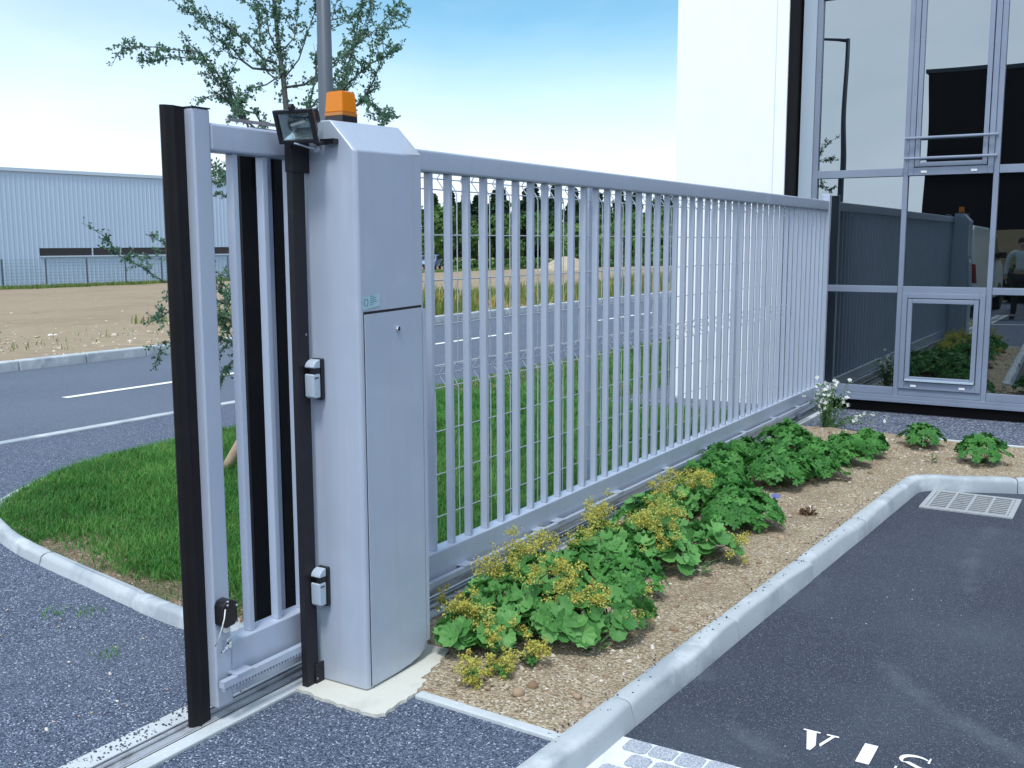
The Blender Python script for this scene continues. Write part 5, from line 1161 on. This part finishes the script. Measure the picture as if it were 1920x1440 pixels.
for y in (.12, -.155):
    b = MB(); bx = -3.85; b.obox((bx+.045, 2.24+y, .035), (.135,0,0), (0,.045,0), (0,0,.035)); b.build('shoe', 'black_plastic', ps, bevel=.02)
me_b = MB(); hb = Vector((-3.85, 2.24, 0)); ring = []
me_b.lathe([(.02,.11),(.06,.10),(.09,.06),(.095,.01),(.085,-.04)], (hb.x-.008, hb.y, 1.585), (0,0,1), 16); me_b.build('hair', 'hair', ps, smooth=True)
b = MB(); b.obox((hb.x+.105, hb.y, 1.555), (.014,0,0), (0,.012,0), (0,0,.02)); b.build('nose', 'skin', ps, bevel=.006)
for y in (.032, -.032): b = MB(); b.obox((hb.x+.093, hb.y+y, 1.58), (.004,0,0), (0,.012,0), (0,0,.006)); b.build('eye', 'hair', ps)
for y in (.083, -.083): b = MB(); b.obox((hb.x+.01, hb.y+y, 1.565), (.016,0,0), (0,.008,0), (0,0,.028)); b.build('ear', 'skin', ps, bevel=.006)
b = MB(); b.obox((hb.x+.095, hb.y, 1.51), (.004,0,0), (0,.022,0), (0,0,.004)); b.build('mouth', 'red', ps)

# ================================================================== BED PLANTS
def mantle_leaf():
    """round pleated leaf with nine lobes, slightly cupped"""
    vs = [(0,0,0)]; fs = []; n = 27; 
    for ring, rr in ((1,.5),(2,1.0)):
        for k in range(n):
            a = R_(-160+320*k/(n-1)); ph = (k % 3)
            lob = 1+(.07 if ph == 1 else -.07)*(ring == 2); zf = (.05 if ph == 1 else -.02)*ring*.8
            r = rr*lob*(.92+.08*math.cos(a)); vs.append((r*math.sin(a)*.5, r*math.cos(a)*.5+.08, .13*rr*rr+zf*.6))
    for k in range(n-1): fs.append((0, 1+k, 2+k, 2+k)); fs.append((1+k, 1+n+k, 2+n+k, 2+k))
    return np.array(vs), fs
def lobed_leaf():
    """deeply cut five-lobed leaf"""
    vs = [(0,0,0)]; fs = []
    angs = [-140,-75,0,75,140]; out = []
    for a0 in angs:
        for da, r in ((-31,.46),(-25,.72),(-16,.70),(-8,.95),(0,.88),(8,.98),(16,.70),(24,.74),(31,.45)):
            a = R_(a0+da); out.append((r*math.sin(a)*.55, r*math.cos(a)*.55+.05, -.10*r*r+.04*math.cos(R_(da)*6)))
        a = R_(a0+36); out.append((.22*math.sin(a), .22*math.cos(a)+.03, .01))
    vs += out; m = len(out); fs = [(0, 1+k, 1+(k+1) % m, 1+(k+1) % m) for k in range(m-1)]
    return np.array(vs), fs
def tri_faces(fs):
    o = []
    for f in fs:
        f = list(dict.fromkeys(f)); 
        for i in range(1, len(f)-1): o.append((f[0], f[i], f[i+1]))
    return np.array(o)
ML = mantle_leaf(); MLF = tri_faces(ML[1]); GLf = lobed_leaf(); GLF = tri_faces(GLf[1])
def leaf_mound(root, tmpl, tf, m, n, rad, hgt, s0, s1, seed, name='leaves', flat=.5):
    r = np.random.default_rng(seed); base = np.array(BASE[root])
    # points over a lumpy dome, a few inside
    a = r.uniform(0, 2*np.pi, n); u = np.sqrt(r.uniform(0, 1, n)); k = r.uniform(.72, 1.06, n); el = u
    lump = 1+.16*np.sin(a*3+seed)+.10*np.sin(a*5+seed*2)
    x = np.cos(a)*u*rad*lump; y = np.sin(a)*u*rad*lump; z = hgt*np.sqrt(np.clip(1-(u*.97)**2, 0, 1))*k*(1+.14*np.sin(x*30+seed)*np.cos(y*26))+.015
    P = np.stack([x, y, z], 1)
    nr = norm(np.stack([x/rad*.9, y/rad*.9, np.full(n, flat+.45)], 1)+r.normal(0, .33, (n, 3)))
    out = norm(np.stack([x, y, -z*.35], 1)+r.normal(0, rad*.25, (n, 3))); B = norm(out-nr*(out*nr).sum(1, keepdims=True)); A = np.cross(B, nr)
    S = r.uniform(s0, s1, n); V, T_ = inst(tmpl, tf, P-B*S[:, None]*.3, A, B, nr, S)
    np_mesh(name, V+base, None, T_, m, parent=root, var=np.repeat(np.clip(r.normal(.45, .28, n), 0, 1), len(tmpl)), smooth=True)
    b = MB(); q = base
    for i in r.choice(n, min(n, 46), replace=False): b.tube([q+np.array([P[i,0]*.1, P[i,1]*.1, 0]), q+np.array([P[i,0]*.6, P[i,1]*.6, P[i,2]*.75]), q+P[i]], [.0018,.0015,.0012], 4, caps=False)
    b.build('stems', 'stem', root)
    return P
def flower_spray(root, pts, m='flower_yellow', seed=0, h=.05, n=210, spread=.045, size=.0042, name='flowers'):
    """airy heads of tiny florets on branching stems; pts = local (x,y,z) bases"""
    if len(pts) > 1:
        for i, p in enumerate(pts): flower_spray(root, [p], m, seed+50*i, h, n, spread, size, name)
        return
    r = np.random.default_rng(seed); base = np.array(BASE[root]); Ps = []; b = MB()
    for p in pts:
        p = np.array(p); lean = r.normal(0, .03, 2); top = p+np.array([lean[0], lean[1], h*r.uniform(.7, 1.3)])
        b.tube([base+np.array([p[0]*.5, p[1]*.5, 0]), base+p, base+top], [.0018,.0015,.001], 4, caps=False)
        for c in range(9):
            cc = top+r.normal(0, 1, 3)*np.array([spread*.65, spread*.65, spread*.75]); b.tube([base+p, base+cc], .0007, 3, caps=False)
            Ps.append(cc+r.normal(0, 1, (n//9, 3))*spread*.24)
    P = np.concatenate(Ps); k = len(P); A, B, Cx = frames(r.normal(0, 1, (k, 3))+[0, 0, .8], r.uniform(0, 6, k))
    t = np.array([(0,-1,0),(1,0,.2),(0,1,0),(-1,0,.2),(0,0,-.3)]); V, T_ = inst(t, np.array([(0,1,4),(1,2,4),(2,3,4),(3,0,4)]), P, A, B, Cx, r.uniform(.7, 1.3, k)*size)
    np_mesh(name, V+base, None, T_, m, parent=root, var=np.repeat(r.uniform(0, 1, k), 5)); b.build('flower_stems', 'stem', root)
def zb(x, y): return float(bed_z(np.array([x]), np.array([y]))[0])-.004
GM = "lady's mantle plants in the bed"; GG = 'cut leaved geraniums in the bed'
mant = [  # x, y, rad, hgt, leaves, sprays[(dx,dy,z)], label
 (3.27,2.22,.105,.12,34,[(-.03,-.02,.10),(.04,.00,.11),(.0,.05,.12)],'broad leaved plant with ochre flowers touching the foot of the drive cabinet'),
 (3.60,2.26,.15,.15,46,[(-.05,.03,.15),(.02,.06,.15)],'leafy mound with few ochre flowers beside the rail, second from the cabinet'),
 (3.56,1.97,.17,.17,60,[(-.09,-.05,.16),(.0,-.02,.19),(-.02,.06,.18),(.03,-.12,.12)],'largest broad leaved mound with a tall ochre flower plume at its front'),
 (3.74,1.80,.13,.12,38,[(.02,-.08,.05)],'broad leaved mound at the kerb side without tall flowers, nearest the bare soil'),
 (3.98,2.32,.15,.15,46,[(-.06,.05,.15),(.05,.03,.16),(.0,.09,.15)],'broad leaved mound with ochre flowers against the rail, third along'),
 (4.55,2.22,.17,.16,56,[(.05,.02,.17),(-.09,.04,.15),(-.02,.09,.15)],'broad leaved mound with ochre flowers beside the rack, middle of the row'),
 (4.58,1.97,.15,.18,46,[(-.02,.0,.18),(.03,-.03,.19),(-.05,-.05,.14),(.02,.06,.18)],'broad leaved mound with a dense ochre flower plume on top, middle of the bed'),
 (4.88,1.84,.15,.14,44,[(-.03,-.13,.04)],'broad leaved mound with big flat leaves bordering the bare soil and the kerb'),
 (5.25,2.28,.16,.16,54,[(.02,.05,.17),(.10,.0,.16)],'broad leaved mound with ochre flowers, farthest of its kind along the rail'),
 (4.27,2.25,.13,.13,38,[(.0,.02,.12)],'broad leaved clump filling the gap between two flowering mounds by the rail'),
 (4.93,2.16,.13,.14,38,[(.03,.0,.14)],'broad leaved clump in the middle of the row, behind the flat leaved mound'),
 (3.40,2.06,.11,.10,30,[],'small flowerless broad leaved clump behind the low ochre sprigs'),
 (5.62,2.22,.13,.14,38,[(.0,.0,.15),(.06,-.03,.14),(-.05,.05,.14)],'smaller broad leaved clump smothered in ochre flowers before the geraniums'),
]
for i, (x, y, rad, hg, nl_, sp, lab) in enumerate(mant):
    y -= .035*max(0, (y-2.1)/.15)
    t = thing('ladys_mantle_plant', (x, y, zb(x, y)), lab, 'plant', GM)
    leaf_mound(t, ML[0], MLF, 'leaf_mantle', int(nl_*1.8), rad*1.27, hg*1.05, .060, .112, 100+i)
    if sp: flower_spray(t, [(a*1.2, b_*1.2, c*1.05) for a, b_, c in sp], seed=200+i, h=.06, n=560, spread=.054)
yl = [(3.02,2.02,.05,'small low ochre flower cluster lying nearest the cabinet corner of the bed'),(3.13,1.965,.06,'low ochre flower cluster on bare soil, middle of the three by the near end'),(3.26,1.90,.07,'drooping ochre flower cluster on bare soil nearest the kerb'),(3.28,2.04,.09,'taller ochre flower spray standing just behind the low clusters'),(4.02,2.44,.07,'ochre flower spray leaning over the concrete strip at mid bed'),(3.50,2.40,.07,'ochre flower spray leaning over the concrete strip near the cabinet')]
for i, (x, y, hh_, lab) in enumerate(yl):
    t = thing('flowering_sprig', (x, y, zb(x, y)), lab, 'flowers', 'loose ochre flower sprigs in the bed')
    flower_spray(t, [(-.03,.01,hh_*.4),(.03,-.01,hh_*.5),(.0,.03,hh_*.5)], seed=300+i, h=hh_*.5, n=280, spread=.030)
    leaf_mound(t, GLf[0], GLF, 'leaf_geranium', 9, .05, .03, .03, .05, 320+i)
ger = [ # x,y,rad,h,n,label
 (4.18,1.93,.15,.15,150,'cut leaved green mound among the flowering plants near the bare soil'),
 (5.55,1.88,.21,.20,330,'largest bushy cut leaved geranium with blue flowers at its right side'),
 (5.98,2.14,.17,.16,170,'cut leaved geranium linking the ochre flowers with the back group'),
 (7.02,2.18,.17,.16,170,'cut leaved geranium in the heart of the back group, nearer the rail'),
 (6.28,2.30,.20,.17,210,'cut leaved geranium beside the rail just past the ochre flowers'),
 (6.72,2.40,.19,.17,200,'cut leaved geranium hugging the concrete strip, second past the ochre flowers'),
 (6.62,1.98,.22,.19,260,'dense cut leaved geranium in the middle of the back group'),
 (6.98,1.84,.20,.18,220,'cut leaved geranium at the kerb side of the back group'),
 (7.35,2.05,.20,.18,220,'cut leaved geranium behind the dense middle one'),
 (7.55,1.78,.18,.17,190,'cut leaved geranium at the right corner of the back group'),
 (7.95,2.32,.18,.15,170,'round bright geranium beside the white flowered bush'),
 (7.95,1.72,.16,.15,150,'cut leaved geranium nearest the chippings strip'),
 (8.55,1.42,.15,.15,110,'lone geranium standing by the chippings strip, left of two'),
 (8.12,.93,.17,.17,130,'lone geranium above the drain grate, at the right edge'),
 (7.25,2.42,.14,.13,120,'small geranium close to the end of the gate rail'),
 (8.6,.1,.17,.16,110,'lone geranium farther along the facade bed'),
]
for i, (x, y, rad, hg, nl_, lab) in enumerate(ger):
    t = thing('geranium_plant', (x, y, zb(x, y)), lab, 'plant', GG)
    leaf_mound(t, GLf[0], GLF, 'leaf_geranium', int(nl_*1.5), rad*1.12, hg*1.08, .045, .08, 400+i, flat=.35)
    if 'blue flowers' in lab:
        r2 = np.random.default_rng(1); b = MB()
        for (dx, dy, dz) in ((.12,-.17,.17),(.20,-.15,.16)):
            q0 = np.array(BASE[t])+[dx*.6, dy*.6, .1]; q1 = np.array(BASE[t])+[dx, dy, dz]; b.tube([q0, q1], .0015, 4)
            for k in range(5):
                a = k*1.257; c = MB(); 
            P = q1+np.stack([.012*np.cos(np.arange(5)*1.257), .012*np.sin(np.arange(5)*1.257), np.zeros(5)], 1)
            A, B, Cx = frames(np.tile([.0, -.4, .8], (5, 1))+r2.normal(0, .2, (5, 3)), np.arange(5)*1.257)
            V, Q = inst(np.array([(-1,-1,0),(1,-1,0),(1,1,.2),(-1,1,.2)]), np.array([(0,1,2,3)]), P, A, B, Cx, .011); np_mesh('blue_flower', V, Q, None, 'flower_blue', parent=t)
        b.build('flower_stems', 'stem', t)
# small leafy weeds
for i, (x, y, lab) in enumerate(((3.52,1.76,'small leafy seedling on bare soil in front of the big mound'),(4.62,1.74,'small leafy seedling on bare soil beside the middle clump'),(3.20,2.0,'dark little seedling between the low ochre flowers'),(6.5,2.52,'small sprout against the concrete strip'),(8.0,1.25,'tiny pale sprout alone on the bare soil'))):
    t = thing('seedling', (x, y, zb(x, y)), lab, 'plant', 'small seedlings in the bed')
    r2 = np.random.default_rng(500+i); k = 26; a = r2.uniform(0, 6.28, k); h_ = r2.uniform(.01, .07, k); P = np.stack([np.cos(a)*.02*r2.uniform(.3, 1.6, k), np.sin(a)*.02*r2.uniform(.3, 1.6, k), h_], 1)
    d_ = norm(np.stack([np.cos(a), np.sin(a), r2.uniform(-.1, .7, k)], 1)); nr_ = norm(np.cross(d_, np.stack([-np.sin(a), np.cos(a), 0*a], 1))); nr_ = nr_*np.sign(nr_[:, 2:3]+1e-6); A = np.cross(d_, nr_)
    V, Q = inst(np.array([(0,0,0),(.25,.4,.05),(0,1,-.05),(-.25,.4,.05)]), np.array([(0,1,2,3)]), P, A, d_, nr_, r2.uniform(.02, .045, k)); np_mesh('leaves', V+np.array(BASE[t]), Q, None, 'leaf_small', parent=t, var=np.repeat(r2.uniform(0, 1, k), 4))
    b = MB(); b.tube([BASE[t], BASE[t]+Vector((0, 0, .065))], .0015, 4); b.build('stem', 'stem', t)
t = thing('dead_plant', (6.02,1.62,zb(6.02,1.62)), 'brown withered little plant on the soil beside the kerb', 'plant'); r2 = np.random.default_rng(5); k = 60; a = r2.uniform(0, 6.28, k)
d_ = norm(np.stack([np.cos(a), np.sin(a), r2.uniform(0, 1.2, k)], 1)); P = d_*r2.uniform(0, .05, (k, 1)); nr_ = norm(r2.normal(0, 1, (k, 3))); A = norm(np.cross(d_, nr_))
V, Q = inst(np.array([(0,0,0),(.3,.4,.1),(0,1,0),(-.3,.4,-.1)]), np.array([(0,1,2,3)]), P, A, d_, nr_, .03); np_mesh('leaves', V+np.array(BASE[t]), Q, None, 'dead', parent=t)
# white flowered bush (gaura)
ga = thing('white_flowered_bush', (8.95, 2.26, .01), 'airy bush of thin stems with white flowers at the far end of the gate', 'plant')
r2 = np.random.default_rng(77); b = MB(); LPp = []; FPp = []; LDd = []
for i in range(30):
    a = r2.uniform(0, 6.28); sp_ = r2.uniform(.03, .24); hh_ = r2.uniform(.22, .47); base = np.array([8.95, 2.26, .01])
    if i < 5: a = r2.uniform(-1.9, -1.0); sp_ = r2.uniform(.25, .48); hh_ = r2.uniform(.10, .24)
    p0 = base+[math.cos(a)*.03, math.sin(a)*.03, 0]; p1 = base+[math.cos(a)*sp_*.35, math.sin(a)*sp_*.35, hh_*.6]; p2 = base+[math.cos(a)*sp_, math.sin(a)*sp_, hh_]
    b.tube([p0, p1, p2], [.003,.002,.001], 5, caps=False)
    for k in range(34):
        t_ = r2.uniform(.05, .9); p = (1-t_)**2*p0+2*t_*(1-t_)*p1+t_*t_*p2; LPp.append(p+r2.normal(0, .012, 3)); LDd.append(norm(r2.normal(0, 1, 3)+[0, 0, .3]))
    for k in range(int(r2.integers(2, 5))):
        t_ = r2.uniform(.72, 1.03); FPp.append((1-t_)**2*p0+2*t_*(1-t_)*p1+t_*t_*p2+r2.normal(0, .012, 3))
b.build('stems', 'stem', ga)
LPp = np.array(LPp); LDd = np.array(LDd); k = len(LPp); nr_ = norm(r2.normal(0, 1, (k, 3))+[0, 0, .8]); A = norm(np.cross(LDd, nr_))
V, Q = inst(np.array([(0,0,0),(.2,.4,.05),(0,1,0),(-.2,.4,.05)]), np.array([(0,1,2,3)]), LPp, A, LDd, nr_, r2.uniform(.02, .04, k)); np_mesh('leaves', V, Q, None, 'leaf_small', parent=ga, var=np.repeat(r2.uniform(0, .8, k), 4))
FPp = np.array(FPp); P4 = np.repeat(FPp, 4, 0); k = len(P4); base_rot = np.repeat(r2.uniform(0, 6, len(FPp)), 4)+np.tile(np.arange(4)*1.571, len(FPp)); nrr = np.repeat(norm(r2.normal(0, .6, (len(FPp), 3))+[-.5, -.4, .6]), 4, 0); A, B, Cx = frames(nrr, base_rot)
V, Q = inst(np.array([(0,0,0),(.5,.6,.1),(0,1.1,.15),(-.5,.6,.1)]), np.array([(0,1,2,3)]), P4, A, B, Cx, r2.uniform(.014, .021, k))
for i in range(len(FPp)): np_mesh('flower', V[16*i:16*i+16], np.array([(0,1,2,3),(4,5,6,7),(8,9,10,11),(12,13,14,15)]), None, 'flower_white', parent=ga)
print('GAURA', len(FPp))
